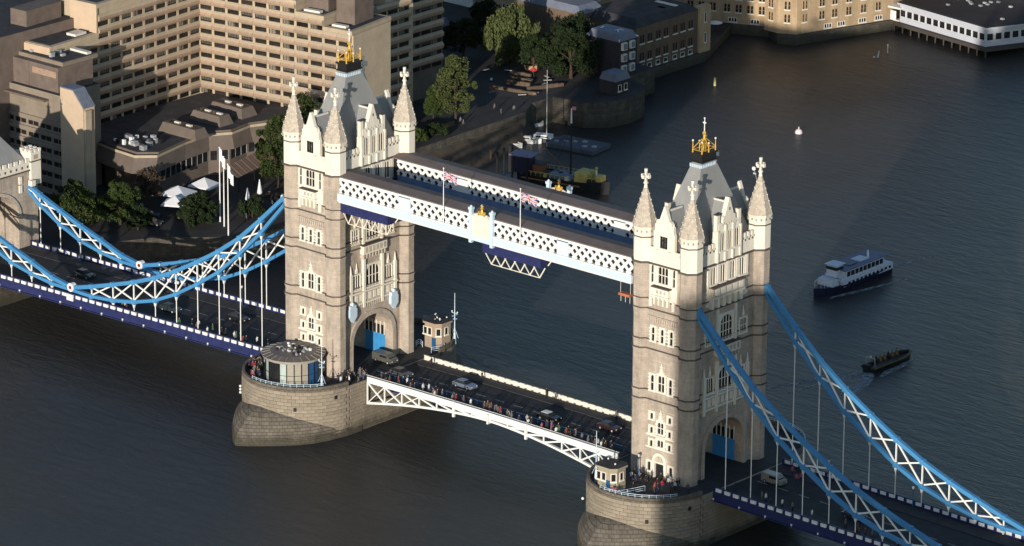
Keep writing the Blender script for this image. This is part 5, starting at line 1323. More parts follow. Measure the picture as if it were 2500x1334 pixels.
def tree(label, loc, h, r, m, kind='round', seed=1, name='broadleaf_tree', group='riverside trees', dens=1.0):
    rng = random.Random(seed); t = thing(name, label, 'tree', loc, rng.uniform(0, 6), group=group)
    b = MB().beam((0, 0, 0), (.1, 0, h*.45), r*.16, r*.09, bark, 7); cl = []
    nc = 46 if kind != 'bush' else 22
    for i in range(nc):
        a = rng.uniform(0, 6.283); v = rng.uniform(-.75, 1); q = math.sqrt(max(0, 1-v*v))*rng.uniform(.55, 1.0)
        if kind == 'tall': cx, cy, cz = q*r*.95*math.cos(a), q*r*.95*math.sin(a), h*(.52+.44*v); s = r*rng.uniform(.25, .45)
        elif kind == 'full': cx, cy, cz = q*r*math.cos(a), q*r*math.sin(a), h*(.47+.43*v); s = r*rng.uniform(.2, .36)
        elif kind == 'willow': cx, cy, cz = q*r*.9*math.cos(a), q*r*.9*math.sin(a), h*(.62+.34*v); s = r*rng.uniform(.18, .32)
        elif kind == 'bush': cx, cy, cz = q*r*math.cos(a), q*r*math.sin(a), h*(.5+.4*v); s = r*rng.uniform(.25, .4)
        else: cx, cy, cz = q*r*math.cos(a)*rng.uniform(.8, 1.12), q*r*math.sin(a)*rng.uniform(.8, 1.12), h*(.6+.36*v); s = r*rng.uniform(.2, .36)
        cl.append((cx, cy, cz, s, s, s*.8))
        if i % 4 == 0: b.beam((.08, 0, h*rng.uniform(.2, .42)), (cx*.8, cy*.8, cz), r*.05, r*.02, bark, 5)
    obj('trunk', b, t)
    for k_ in range(10):
        a = rng.uniform(0, 6.283); zz_ = h*rng.uniform(.35, 1.04); q_ = r*rng.uniform(.85, 1.2)*(1-max(0, zz_/h-.7)*2.2); cl.append((q_*math.cos(a), q_*math.sin(a), zz_, r*.13, r*.13, r*.16))
    me = leaves_mesh('crown', cl, 150*dens, .26 if kind != 'willow' else .34, m, 3.4 if kind == 'willow' else 0, seed)
    obj('crown', me, t)
    return t
tree('large pale weeping willow lit at the top centre by the dock', (-117.5, 177.4, -4.5), 13.0, 5.6, leafB, 'willow', 3, 'willow_tree', dens=2.2)
tree('tall loose green tree right of the left tower by the quay', (-94.5, 134.0, -4.5), 14.6, 3.9, leafB, 'tall', 5, dens=1.5)
tree('small grey-green tree left of the tall quay tree', (-99.0, 131.8, -4.5), 7.2, 1.8, leafA, 'tall', 6)
tree('small bright green bush in a brick planter by the dock', (-109.5, 176.3, -3.4), 4.0, 2.0, leafC, 'bush', 8, 'round_bush')
thing('brick_planter', 'round tan brick planter under the bright green bush', 'planter', (-109.5, 176.3, -4.5), me=MB().cyl(0, 0, 0, 1.3, 1.7, 1.9, brickY, 14))
tree('wide dark tree left of the dockside house, nearest the water', (-98.5, 176.6, -4.5), 11.5, 5.6, leafD, 'full', 11, dens=1.6)
tree('wide dark tree behind the one beside the dockside house', (-105, 184.5, -4.5), 11.5, 6.0, leafD, 'full', 12, dens=1.6)
tree('dark tree right of the willow', (-106, 172.5, -4.5), 9.0, 3.4, leafD, 'round', 13)
tree('dark tree in shade left of the willow', (-126, 171.5, -4.5), 9.0, 4.4, leafD, 'round', 14)
tree('dark tree behind the willow', (-133, 188, -4.5), 9.0, 4.4, leafD, 'round', 15)
tree('green tree hugging the left side of the left tower', (-88.0, 72.5, -4.5), 16, 4.2, leafA, 'tall', 21, dens=1.3)
tree('dark green tree behind the left tower, upper one', (-93.5, 86.0, -4.5), 16.5, 4.4, leafA, 'tall', 22)
tree('broad green tree beside the abutment tower', (-99.0, 26.5, -4.5), 10.2, 4.6, leafA, 'full', 23)
tree('green tree between abutment tower and hotel front', (-95.5, 34.5, -4.5), 8.8, 3.9, leafA, 'full', 24)
tree('low dark tree left of the terrace canopies', (-90.5, 34.5, -4.5), 5.0, 2.6, leafD, 'bush', 25)
tree('broad dark green tree in front of the terrace canopies', (-83.8, 44.6, -4.5), 6.4, 3.6, leafD, 'full', 26, dens=1.2)
tree('dark green tree right of the terrace flagpoles', (-79.5, 56.0, -4.5), 4.0, 2.6, leafD, 'bush', 27)
tree('bare brownish tree against the pavilion corner', (-100.0, 47.0, -4.5), 8.0, 2.8, mat('dry_leaves', (.07, .05, .035), .9, var=.3), 'round', 28, dens=.4)
tree('dark tree at the very top left corner', (-172, 52, -4.5), 30, 7.5, leafD, 'round', 29)
for i, (x, y, h_) in enumerate([(-92.5, 101, 3.2), (-91.5, 106, 2.8), (-91, 112, 3.0), (-91.5, 118, 2.6), (-91, 124, 2.4)]):
    tree(('first', 'second', 'third', 'fourth', 'fifth')[i]+' low bush along the quay counting away from the left tower', (x, y, -4.5), h_, 2.2, leafA if i % 2 else leafD, 'bush', 40+i, 'quay_bush', 'low bushes along the quay')
for i in range(7):
    tree(('first', 'second', 'third', 'fourth', 'fifth', 'sixth', 'seventh')[i]+' upstream tree from the river, outside the photo', (-96-i*9.5, -22-(i*37 % 9), -4.5), 12+i % 3, 5.2, leafD, 'round', 60+i % 3, 'upstream_tree', 'upstream trees outside the photo', .6)

# ------------------------------------------------------------------ boats
def hull(L, W, z0, z1, m, deckm, bow=.35, n=10, stern=.8, sheer=.4):
    b = MB(); pts = []
    for i in range(n+1):
        s = i/n; w_ = W/2*(1-max(0, (s-(1-bow))/bow)**2.2)*(stern+(1-stern)*min(1, s/.25)); pts.append((-L/2+L*s, w_, z1+sheer*max(0, s-.5)**2*4*.5))
    for i in range(n):
        (xa, wa, za), (xb, wb, zb) = pts[i], pts[i+1]
        for s in (-1, 1):
            v = [(xa, s*wa*.8, z0), (xb*.985, s*wb*.75, z0), (xb, s*wb, zb), (xa, s*wa, za)]
            b.add(v, [(0, 1, 2, 3) if s < 0 else (3, 2, 1, 0)], m)
        b.add([(xa, -wa, za-.25), (xb, -wb, zb-.25), (xb, wb, zb-.25), (xa, wa, za-.25)], [(0, 1, 2, 3)], deckm)
        b.add([(xa, -wa*.8, z0), (xa, wa*.8, z0), (xb, wb*.75, z0), (xb, -wb*.75, z0)], [(0, 1, 2, 3)], m)
    wa = pts[0][1]; b.add([(-L/2, -wa*.8, z0), (-L/2, wa*.8, z0), (-L/2, wa, pts[0][2]), (-L/2, -wa, pts[0][2])], [(3, 2, 1, 0)], m)
    return b
lil = mat('ferry_white_paint', (.62, .64, .72), .5, var=.06); fnavy = mat('ferry_navy_hull', (.02, .02, .05), .4)
foam = mat('wake_foam', (.38, .40, .43), .8, var=.5, scale=1.2)
# river cruiser from stern (2160,650) to bow (1980,725)
pa, pb = Vector((24.4, 106.1, 0)), Vector((24.6, 129.0, 0)); mid = (pa+pb)/2
t = thing('river_cruiser', 'white passenger cruiser with navy trim heading left on the river', 'boat', (24.6, 118.0, ZW), -math.pi/2+.02)
obj('hull', hull(23.5, 5.6, -.3, 1.5, fnavy, fnavy, .3, 12, .85, .7), t)
obj('hull_side', MB().box(-11.2, 5.2, -2.6, 2.6, 1.0, 2.3, lil), t)
obj('saloon', MB().box(-8.4, 4.2, -2.3, 2.3, 2.3, 4.1, lil).box(4.2, 5.2, -2.2, 2.2, 2.3, 2.9, lil), t)
obj('roof', MB().box(-9.6, 4.8, -2.5, 2.5, 4.1, 4.28, mat('ferry_roof_grey', (.14, .15, .24), .6, var=.2)), t)
for s in (-1, 1):
    for k in range(9): obj('window', MB().box(-8.0+k*1.35, -6.95+k*1.35, *sorted((s*2.29, s*2.35)), 2.8, 3.8, glass), t)
    for k in range(11): obj('porthole', MB().box(-10.4+k*1.35, -9.7+k*1.35, *sorted((s*2.59, s*2.64)), 1.35, 1.85, glass), t)
obj('wheelhouse', MB().box(3.6, 6.0, -1.3, 1.3, 2.9, 5.3, lil, .15, .12), t); obj('wheelhouse_glass', MB().box(3.7, 6.0, -1.27, 1.27, 4.3, 4.9, glass), t); obj('wheelhouse_roof', MB().box(3.3, 6.3, -1.5, 1.5, 5.3, 5.42, lil), t)
obj('foredeck_house', MB().box(5.9, 8.0, -1.9, 1.9, 1.5, 2.8, lil, .2, .1), t)
b = MB()
for k in range(7):
    for s in (-1, 1): b.beam((5.6+k*.8, s*(2.3-k*.25), 1.5), (5.6+k*.8, s*(2.3-k*.25), 2.6), .06, .06, white)
for s in (-1, 1): b.beam((5.6, s*2.3, 2.6), (10.4, s*.8, 2.8), .07, .07, white)
obj('bow_rail', b, t)
for k in range(2): obj('funnel', MB().cyl(-7.2+k*1.6, -.8+k*1.2, 4.28, 5.0, .25, .2, white, 8), t)
obj('deck_hatch', MB().box(-5, -2, -1.2, 1.2, 4.28, 4.45, lil).box(-1, 1.6, -1.0, 1.2, 4.28, 4.42, fnavy), t)
def foam_break(m):
    n = m.node_tree; L = n.links; b = n.nodes['Principled BSDF']; tc = n.nodes.new('ShaderNodeTexCoord')
    mp = n.nodes.new('ShaderNodeMapping'); mp.inputs['Scale'].default_value = (.5, 1.3, 1); L.new(tc.outputs['Object'], mp.inputs[0])
    nz = n.nodes.new('ShaderNodeTexNoise'); nz.inputs['Scale'].default_value = 1.1; nz.inputs['Detail'].default_value = 8; nz.inputs['Roughness'].default_value = .75; L.new(mp.outputs[0], nz.inputs['Vector'])
    mr = n.nodes.new('ShaderNodeMapRange'); mr.inputs['From Min'].default_value = .42; mr.inputs['From Max'].default_value = .66; L.new(nz.outputs['Fac'], mr.inputs['Value']); L.new(mr.outputs[0], b.inputs['Alpha'])
foam_break(foam)
def wake(pts, wds, loc, rz, label):
    b = MB()
    for i in range(len(pts)-1):
        (xa, ya), (xb, yb) = pts[i], pts[i+1]; wa, wb = wds[i], wds[i+1]
        b.add([(xa, ya-wa, .03), (xb, yb-wb, .03), (xb, yb+wb, .03), (xa, ya+wa, .03), (xa, ya-wa, .01), (xb, yb-wb, .01), (xb, yb+wb, .01), (xa, ya+wa, .01)], [(0, 1, 2, 3), (7, 6, 5, 4)], foam)
    o = obj('wake', b, None, Tr(*loc, rz), kind='stuff'); o['label'] = label; return o
wake([(11.8, -.2), (10.5, -1.7), (6, -3.0), (0, -3.5), (-3, -3.7)], [.3, .45, .22, .14, .05], (24.6, 118, ZW), -math.pi/2+.02, 'white bow wave along the cruiser')
wake([(-11.8, 0), (-15, .4), (-20, 1.4), (-30, 3)], [1.0, .5, .25, .05], (24.6, 118, ZW), -math.pi/2+.02, 'thin wake behind the cruiser')
# RIB with passengers
rb = mat('black_rubber_tube', (.03, .028, .02), .5, var=.3); ry = mat('olive_lifejacket', (.20, .14, .04), .8, var=.4)
t = thing('inflatable_boat', 'black inflatable speedboat full of seated passengers on the right', 'boat', (59.6, 85.0, ZW), math.pi/2-.03)
obj('hull', hull(13, 2.6, -.2, .7, rb, rb, .35, 10, .9, .8), t)
b = MB()
for s in (-1, 1):
    P_ = [(-6.4, s*1.35), (2, s*1.45), (4.6, s*1.1), (6.2, s*.3)]
    for p, q in zip(P_[:-1], P_[1:]): b.beam((*p, .75+max(0, p[0])*.05), (*q, .75+max(0, q[0])*.05), .55, .55, rb, 8); b.beam((p[0], p[1]*1.17, .9+max(0, p[0])*.05), (q[0], q[1]*1.17, .9+max(0, q[0])*.05), .12, .12, ry, 4)
obj('tube', b, t)
obj('engine', MB().box(-7.0, -6.2, -.7, .7, .2, 1.5, black), t); obj('arch_frame', MB().beam((-5.6, -1.1, .7), (-5.6, -1.0, 2.6), .1, .1, metalg).beam((-5.6, 1.1, .7), (-5.6, 1.0, 2.6), .1, .1, metalg).beam((-5.6, -1, 2.6), (-5.6, 1, 2.6), .1, .1, metalg).ball((-5.6, 0, 2.8), .2, white, 6, 4), t)
wake([(6, -1.6), (2, -2.4), (-4, -2.8), (-7, -3.6)], [.15, .7, .7, .3], (59.6, 85, ZW), math.pi/2-.03, 'foam along the near side of the inflatable')
wake([(-6.5, -.6), (-8.5, -1.8), (-11, -3.2), (-13, -4.2)], [.9, 1.5, 1.1, .2], (59.6, 85, ZW), math.pi/2-.03, 'churned wake at the stern of the inflatable')
wake([(-7, .8), (-14, 1.6), (-26, 3)], [.5, .35, .12], (59.6, 85, ZW), math.pi/2-.03, 'long thin wake trailing the inflatable')
wake([(-7, 0), (-11, 1.5), (-18, 4.5), (-28, 8)], [1.2, 1.6, 1.2, .4], (59.6, 85, ZW-.01), math.pi/2-.03, 'spreading wash left of the inflatable track')
wake([(-7, -1), (-12, -3.5), (-20, -7)], [1.2, 1.4, .5], (59.6, 85, ZW+.01), math.pi/2-.03, 'spreading wash right of the inflatable track')
wake([(10, 2.6), (2, 4.5), (-10, 7)], [.5, .5, .2], (24.6, 118, ZW), -math.pi/2+.02, 'far side bow wave of the cruiser')
# old coaster moored behind the walkway
yel = mat('yellow_deck_paint', (.55, .42, .12), .6, var=.25, scale=1)
t = thing('old_coaster', 'old dark workboat with yellow deck gear and tall mast moored behind the far walkway', 'boat', (-58.5, 128.5, ZW), R_(12))
obj('hull', hull(21, 6.2, -.4, 2.4, black, mat('dark_deck', (.05, .05, .05), .8), .35, 12, .75, 1.0), t)
obj('rubbing_band', MB().box(-9, 5, -3.12, -3.0, 1.5, 1.8, woodb), t)
obj('wheelhouse', MB().box(-7.5, -5.2, -1.2, 1.2, 2.2, 4.3, woodb).box(-7.8, -4.9, -1.4, 1.4, 4.3, 4.45, black), t)
obj('deckhouse', MB().box(3.0, 6.2, -1.9, 1.9, 2.2, 4.3, yel, .1, .1), t); obj('hold_cover', MB().box(-3, 2.4, -1.9, 1.9, 2.2, 3.1, leadr), t)
obj('ventilator', MB().cyl(6.8, 1, 2.2, 4.8, .2, .2, white, 8).ball((6.8, 1, 4.9), .4, yel, 6, 4), t); obj('derrick', MB().beam((1.2, 0, 3), (-5.8, 0, 8.4), .18, .12, woodb, 6), t)
b = MB()
for k in range(15):
    for s_ in (-1, 1):
        xx = -9+k*1.15; yy = s_*(3.0 if xx < 3 else 3.0-(xx-3)*.28); b.beam((xx, yy, 2.3), (xx, yy, 3.3), .07, .07, yel)
for s_ in (-1, 1): b.beam((-9, s_*3.0, 3.3), (3, s_*3.0, 3.3), .08, .08, yel); b.beam((3, s_*3.0, 3.3), (8, s_*1.6, 3.5), .08, .08, yel)
obj('deck_rail', b, t)
for k in range(9): obj('deck_gear', MB().box(-4+k*1.3, -3.3+k*1.3, -2.6+(k*3 % 4), -1.9+(k*3 % 4), 2.3, 2.9+.2*(k % 3), (yel, trimw, black)[k % 3]), t)
for k in range(5): obj('fender_tyre', MB().ball((-7+k*3.2, -3.25, 1.2), .4, black, 7, 5), t)
obj('bow_winch', MB().box(7.5, 9.0, -1, 1, 2.6, 3.8, yel), t)
m_ = obj('mast', MB().cyl(1.2, 0, 2.2, 14.2, .2, .12, black, 8), t); obj('mast_top', MB().cyl(1.2, 0, 14.2, 17.4, .2, .14, white, 8), m_)
for q in (-1, 1): beamo('stay', t, (1.2, 0, 13.5), (8, q*1.6, 2.8), .05, .05, black); beamo('stay', t, (1.2, 0, 13.5), (-4, q*2.6, 2.8), .05, .05, black)
thing('pennant', 'small pink pennant above the tall mast of the old workboat', 'flag', (-57.2, 128.8, ZW+17.6), .3, me=MB().box(0, .9, -.02, .02, -.5, .25, mat('pink_cloth', (.6, .25, .3), .8)))
t = thing('mooring_platform', 'black pile platform with flat roof left of the old workboat', 'pontoon', (-69.0, 124.5, ZW), R_(15))
obj('float', MB().box(-5, 5, -2.2, 2.2, -.3, .6, fnavy), t)
for x in (-3.5, 0, 3.5):
    for y in (-1.6, 1.6): obj('pile', MB().cyl(x, y, -2, 6.5, .25, .25, black, 8), t)
obj('roof', MB().box(-.6, 4.6, -2.0, 2.0, 6.2, 6.5, mat('lilac_metal_roof', (.22, .2, .30), .6)), t); obj('hut', MB().box(-.3, 3.8, -1.6, 1.6, 2.6, 6.2, fnavy), t); obj('chimney', MB().box(-1.5, -.8, -.4, .4, 2, 8, black), t)
# landing pier and moored boats near dock entrance
t = thing('landing_pontoon', 'long grey landing pontoon at the dock entrance', 'pontoon', (-78.5, 152, ZW), R_(8))
obj('float', MB().box(-3, 9, -3.6, 3.6, -.3, .9, mat('pontoon_grey', (.10, .11, .13), .7, var=.2)), t)
for i in range(6): obj('deck_hatch', MB().box(-2+i*1.8, -1.1+i*1.8, -2+((i*5) % 4), -1.2+((i*5) % 4), .9, 1.15, metalg), t)
def yacht(loc, rz, L, label, mh, hm=white):
    t = thing('moored_boat', label, 'boat', loc, rz, group='small boats at the dock entrance')
    obj('hull', hull(L, L*.3, -.1, .9, hm, mat('teak_deck', (.25, .18, .1), .7), .45, 8, .7, .4), t); obj('cabin', MB().box(-L*.25, L*.12, -L*.09, L*.09, .7, 1.5, white, .15, .08), t)
    obj('cabin_window', MB().box(-L*.2, L*.06, -L*.095, L*.095, 1.0, 1.25, glass), t)
    if mh: mo = obj('mast', MB().cyl(0, 0, .7, mh, .12, .07, metalg, 6), t); obj('spreader', MB().box(-.03, .03, -1.2, 1.2, mh*.6, mh*.6+.06, metalg), mo)
yacht((-83.5, 151.2, ZW), .4, 11, 'dark yacht with the single tall grey mast at the dock entrance', 16, mat('grey_hull', (.08, .09, .11), .5))
yacht((-87.0, 143.0, ZW), .2, 6.5, 'white motor cruiser nearest the foreshore', 0); yacht((-85.6, 147.5, ZW), .5, 6, 'second white motor cruiser beside the foreshore', 0)
yacht((-90.5, 148.5, ZW), .9, 5, 'small white boat with pinkish cover deeper in the dock entrance', 0); yacht((-92.5, 157.5, ZW), 1.2, 4.5, 'smallest white boat deep in the dock entrance', 0)
# dock side clutter
tanw = mat('tan_garden_wall', (.12, .085, .06), .9, var=.25)
for i, (x, y, L_, a_, h_) in enumerate([(-107.5, 170.2, 5, .2, 1.0), (-105.2, 167.4, 6, .1, .8), (-103.6, 164.6, 6, .3, .9), (-97.5, 166.8, 9, 1.2, .8), (-93.5, 127.5, 9, 1.5, .9), (-92.8, 117.5, 8, 1.6, .8), (-101, 160, 12, .2, .7)]):
    w_ = thing('garden_wall', ('tan stepped wall nearest the planter', 'second tan stepped wall below the planter', 'third tan stepped wall by the dock', 'low wall behind the bastion', 'tan wall at the foot of the tall quay tree', 'tan wall between quay bushes', 'long low wall across the dock gate')[i], 'wall', (x, y, -4.5), a_, 'low garden walls')
    n_ = int(L_/1.2)
    for k in range(n_): obj('stone', MB().box(-L_/2+k*L_/n_+.03, -L_/2+(k+1)*L_/n_-.03, -.3, .3, 0, h_*random.uniform(.85, 1.1), tanw), w_)
for i, (x, y) in enumerate([(-104, 169), (-100.5, 171), (-99, 168), (-102.5, 173), (-112, 171), (-116, 168), (-110, 163), (-120, 166), (-97, 158.5), (-95.5, 161.5)]):
    t = thing('quay_bench', ordl_('bench', i)+' from the bastion on the dockside', 'bench', (x, y, -4.5), i*.9, 'dockside benches')
    obj('seat', MB().box(-.9, .9, -.25, .25, .4, .47, trimw), t); obj('leg', MB().box(-.8, -.7, -.2, .2, 0, .4, black), t); obj('leg', MB().box(.7, .8, -.2, .2, 0, .4, black), t)
thing('red_parasol', 'bright red parasol on the dockside near the tan stepped walls', 'parasol', (-104.3, 170.6, -4.5), me=MB().cyl(0, 0, 0, 2.4, .05, .05, black, 6).cyl(0, 0, 2.0, 2.7, .9, .05, mat('red_canvas', (.60, .05, .06), .8), 8))
for i, (x, y) in enumerate([(-84.0, 120), (-82.6, 132), (-86.5, 141.5), (-76, 90), (-70.5, 64)]):
    thing('mooring_pile', ordl_('wooden mooring pile', i)+' along the foreshore from behind the left tower', 'pile', (x, y, ZW), group='mooring piles', me=MB().cyl(0, 0, -1, 2.6, .28, .24, bark, 8).cyl(0, 0, 2.6, 2.75, .3, .3, black, 8))
# buoys and posts
thing('mooring_buoy', 'round white mooring buoy upright of the right tower spires', 'buoy', (-46.96, 192.9, ZW), me=MB().ball((0, 0, .2), .85, mat('buoy_pinkish_white', (.75, .65, .66), .6), 10, 6).cyl(0, 0, .9, 1.5, .15, .1, creamp))
thing('channel_post', 'yellow channel marker post standing in the river', 'marker', (-83.76, 209.2, ZW), me=MB().cyl(0, 0, -1, 2.0, .32, .25, mat('marker_yellow', (.62, .58, .25), .6), 8).box(-.3, .3, -.05, .05, 2.0, 2.3, woodb).cyl(0, 0, -.2, .1, .6, .6, black, 8))
thing('spar_buoy', 'slim pale spar buoy close to the restaurant platform', 'buoy', (-71.9, 259.7-2, ZW), me=MB().cyl(0, 0, -1, 1.9, .16, .1, trimw, 8).ball((0, 0, 1.9), .2, trimw, 6, 4))
thing('seagull_buoy', 'small pale leaning buoy left of the spar buoy', 'buoy', (-71.35, 253.1, ZW), me=MB().beam((0, 0, -.5), (.3, .2, 1.6), .5, .2, trimw, 7).ball((-.5, -.6, .1), .3, trimw, 6, 4))

# ------------------------------------------------------------------ vehicles
tyre = mat('tyre_rubber', (.02, .02, .02), .8)
def car(loc, rz, paint, label, L=4.3, W=1.8, H=1.45, kind='car', roofm=None, name=None):
    t = thing(name or kind, label, 'van' if kind == 'van' else 'car', loc, rz)
    if kind == 'van': prof = [(-L/2, .3), (L/2, .3), (L/2, .95), (L/2-.5, 1.15), (L/2-1.3, H), (-L/2+.05, H), (-L/2, 1.0)]
    else: prof = [(-L/2, .3), (L/2, .3), (L/2, .7), (L/2-.15, .85), (L*.2, .92), (-L*.42, .95), (-L/2, .9)]
    obj('body', MB().xprism(prof, -W/2, W/2, paint), t)
    if kind != 'van':
        g = MB().add([(L*.22, -W*.46, .9), (L*.22, W*.46, .9), (-L*.42, W*.46, .93), (-L*.42, -W*.46, .93), (L*.05, -W*.38, H-.04), (L*.05, W*.38, H-.04), (-L*.30, W*.38, H-.04), (-L*.30, -W*.38, H-.04)], [(0, 4, 5, 1), (1, 5, 6, 2), (2, 6, 7, 3), (3, 7, 4, 0)], glass)
        obj('window', g, t); obj('roof', MB().box(-L*.31, L*.06, -W*.385, W*.385, H-.05, H, roofm or paint, .04, .04), t)
    else:
        obj('windscreen', MB().add([(L/2-.48, -W*.42, 1.16), (L/2-.48, W*.42, 1.16), (L/2-1.25, W*.4, H-.12), (L/2-1.25, -W*.4, H-.12)], [(0, 1, 2, 3)], glass), t)
        for s in (-1, 1): obj('window', MB().box(-L*.1, L*.25, *sorted((s*W*.5, s*(W*.5+.02))), 1.1, H-.25, glass), t)
    for x in (-L*.31, L*.31):
        for s in (-1, 1):
            b = MB(); b.M = Matrix.Translation((x, s*W*.47, .33)) @ Matrix.Rotation(math.pi/2, 4, 'X'); b.cyl(0, 0, -.1, .1, .33, .33, tyre, 10).cyl(0, 0, -.12, .12, .17, .17, metalg, 8); obj('wheel', b, t)
    for s in (-1, 1): obj('headlight', MB().box(L/2, L/2+.03, s*W*.36-.14, s*W*.36+.14, .6, .74, white), t); obj('tail_light', MB().box(-L/2-.03, -L/2, s*W*.38-.1, s*W*.38+.1, .65, .85, uj_red), t)
cp = lambda n, c: mat('car_paint_'+n, c, .3, metal=.3, var=.04, spec=.6)
car((6.7, 2.2, ZD+.02), 0, cp('olive', (.14, .14, .12)), 'grey-green people carrier just leaving the left tower arch', 4.8, 1.9, 1.75, 'van')
car((14.2, -1.5, ZD+.03), 0, cp('dark_silver', (.10, .11, .12)), 'dark silver car behind the grey-green people carrier')
car((27.2, 1.2, roadz(27)+.02), 0, cp('silver_blue', (.20, .23, .32)), 'silver-blue saloon car alone in mid road between the towers', 4.5)
car((49.6, -1.5, roadz(49.6)+.02), 0, cp('black', (.02, .02, .022)), 'dark car with a white roof near the right tower', roofm=white)
car((60.6, 2.0, roadz(60)+.02), 0, cp('dark_red', (.05, .02, .025)), 'dark maroon car about to enter the right tower arch')
car((98.2, 1.2, roadz(98)+.02), 0, cp('sandy', (.30, .27, .22)), 'sandy grey van right of the right tower seen through the hangers', 4.3, 1.8, 1.8, 'van')
car((-30.0, 1.5, roadz(-30)+.02), 0, cp('black2', (.02, .022, .03)), 'black car on the side span just left of the left tower')
car((-44, -2.5, roadz(-44)+.02), 0, cp('teal', (.04, .06, .07)), 'dark teal car on the side span behind the crossing chains')
car((-72, 2.0, roadz(-72)+.02), 0, cp('grey', (.07, .07, .075)), 'dark grey car on the far left of the side span')
car((118, -2, roadz(118)+.02), 0, cp('blue_grey', (.06, .07, .09)), 'blue-grey car in shade on the right side span')
car((-94.5, 41.5, -4.48), .6, cp('slate', (.08, .10, .14)), 'slate blue car parked by the terrace below the trees'); car((-90.6, 38.5, -4.48), .5, cp('night', (.03, .03, .04)), 'black car parked beside the slate blue one')

for nm_, c_ in (('warehouse', (-96, 202)), ('apartment_building', (-90, 245))):
    o = bpy.data.objects[nm_]; x_, y_ = shiftp(*c_, -4.5, -3.4); o.location = (x_-c_[0], y_-c_[1], -3.4)
for o in list(bpy.data.objects):
    if o.name.startswith('round_sunshade'): x_, y_ = shiftp(o.location.x, o.location.y, -4.5, -3.4); o.matrix_local = Tr(x_, y_, -3.4)
# ------------------------------------------------------------------ people
skin = mat('skin', (.42, .26, .18), .7); hair = mat('dark_hair', (.03, .02, .015), .8)
CL = {'white': (.70, .70, .70), 'black': (.02, .02, .022), 'navy': (.03, .04, .09), 'grey': (.16, .16, .17), 'red': (.30, .03, .035), 'pink': (.38, .12, .17), 'green': (.04, .16, .07), 'brown': (.12, .08, .05), 'tan': (.30, .20, .07)}
CM = {k: mat('cloth_'+k, v, .85, var=.1) for k, v in CL.items()}
def ring(b, secs, m, n=8):
    v = []; f = []
    for (x, y, z, rx, ry) in secs:
        for i in range(n): a = 2*math.pi*i/n; v.append((x+rx*math.cos(a), y+ry*math.sin(a), z))
    k = len(secs)
    for j in range(k-1):
        for i in range(n): f.append((j*n+i, j*n+(i+1) % n, (j+1)*n+(i+1) % n, (j+1)*n+i))
    f.append(tuple(range(n-1, -1, -1))); f.append(tuple(range((k-1)*n, k*n))); b.add(v, f, m)
def person_mesh(top, leg, stride, seated=False):
    b = MB(); T_, G_ = CM[top], CM[leg]; zo = -.42 if seated else 0
    for s in (-1, 1):
        st = s*stride
        if seated: ring(b, [(.45, s*.1, .0, .07, .06), (.42, s*.1, .42, .07, .07), (.40, s*.1, .50, .08, .08), (.05, s*.1, .45, .1, .1), (0, s*.08, .58, .12, .1)], G_, 6)
        else: ring(b, [(st+.06, s*.10, .0, .13, .055), (st, s*.1, .09, .06, .055), (st*.6, s*.1, .48, .075, .07), (0, s*.09, .88, .11, .1)], G_, 6)
        ring(b, [(-st*.7+.05, s*.27, .80+zo, .04, .04), (-st*.3, s*.27, 1.08+zo, .045, .045), (0, s*.23, 1.40+zo, .065, .06)], T_, 6); b.ball((-st*.7+.06, s*.27, .74+zo), .055, skin, 6, 4)
    ring(b, [(0, 0, .84+zo, .11, .16), (0, 0, 1.05+zo, .11, .15), (0, 0, 1.32+zo, .13, .20), (0, 0, 1.45+zo, .09, .16), (0, 0, 1.50+zo, .05, .06), (.01, 0, 1.56+zo, .05, .05)], T_)
    ring(b, [(.01, 0, 1.52+zo, .06, .05), (.02, 0, 1.60+zo, .095, .075), (.02, 0, 1.70+zo, .10, .08), (0, 0, 1.78+zo, .06, .05)], skin)
    ring(b, [(-.03, 0, 1.62+zo, .09, .085), (-.02, 0, 1.73+zo, .11, .09), (0, 0, 1.80+zo, .06, .05)], hair)
    return b.mesh('person')
_pm = {}; PPL = {}
def ordl(n): return str(n)+('th' if 10 < n % 100 < 14 else {1: 'st', 2: 'nd', 3: 'rd'}.get(n % 10, 'th'))
def person(x, y, z, top, leg, rz, place_, seated=False):
    st = random.choice((.0, .12, .22)); k = (top, leg, st, seated)
    if k not in _pm: _pm[k] = person_mesh(top, leg, st, seated)
    o = obj('person', _pm[k], None, Tr(x, y, z, rz, random.uniform(.94, 1.05)))
    lab = 'tiny %s in %s top and %s trousers %s' % ('passenger' if seated else 'pedestrian', top, leg, place_)
    tag(o, lab, 'person', 'people '+place_); PPL.setdefault(place_, []).append((o, top, leg)); return o
tops = ['black', 'black', 'navy', 'grey', 'black', 'white', 'brown', 'navy', 'grey', 'brown', 'grey', 'red', 'green', 'black', 'navy', 'black', 'black', 'grey', 'navy', 'brown', 'pink', 'white', 'white', 'white']
legs = ['black', 'navy', 'black', 'grey']
rp = lambda: (random.choice(tops), random.choice(legs))
for i in range(74):
    x = random.uniform(12.5, 70.5); person(x, random.uniform(-7.2, -5.1), roadz(x)+.14, *rp(), random.choice((0, math.pi))+random.uniform(-.3, .3), 'on the near footway between the towers')
for i in range(9):
    x = random.uniform(14, 70); person(x, random.uniform(5.4, 7.0), roadz(x)+.14, 'grey' if i % 2 else 'black', 'black', random.choice((0, math.pi)), 'on the far footway between the towers')
for i in range(16):
    a = R_(random.uniform(185, 250)); r = random.uniform(7.5, 10.2); x, y = r*math.cos(a), -PYC+r*math.sin(a)
    if (x-.6)**2+(y+15.6)**2 > 34: person(x, y, ZD+.01, *rp(), random.uniform(0, 6), 'round the left pier cabin')
for i in range(9):
    person(random.uniform(-10.3, -6), random.uniform(-18.5, -13), ZD+.01, *rp(), random.uniform(0, 6), 'round the left pier cabin')
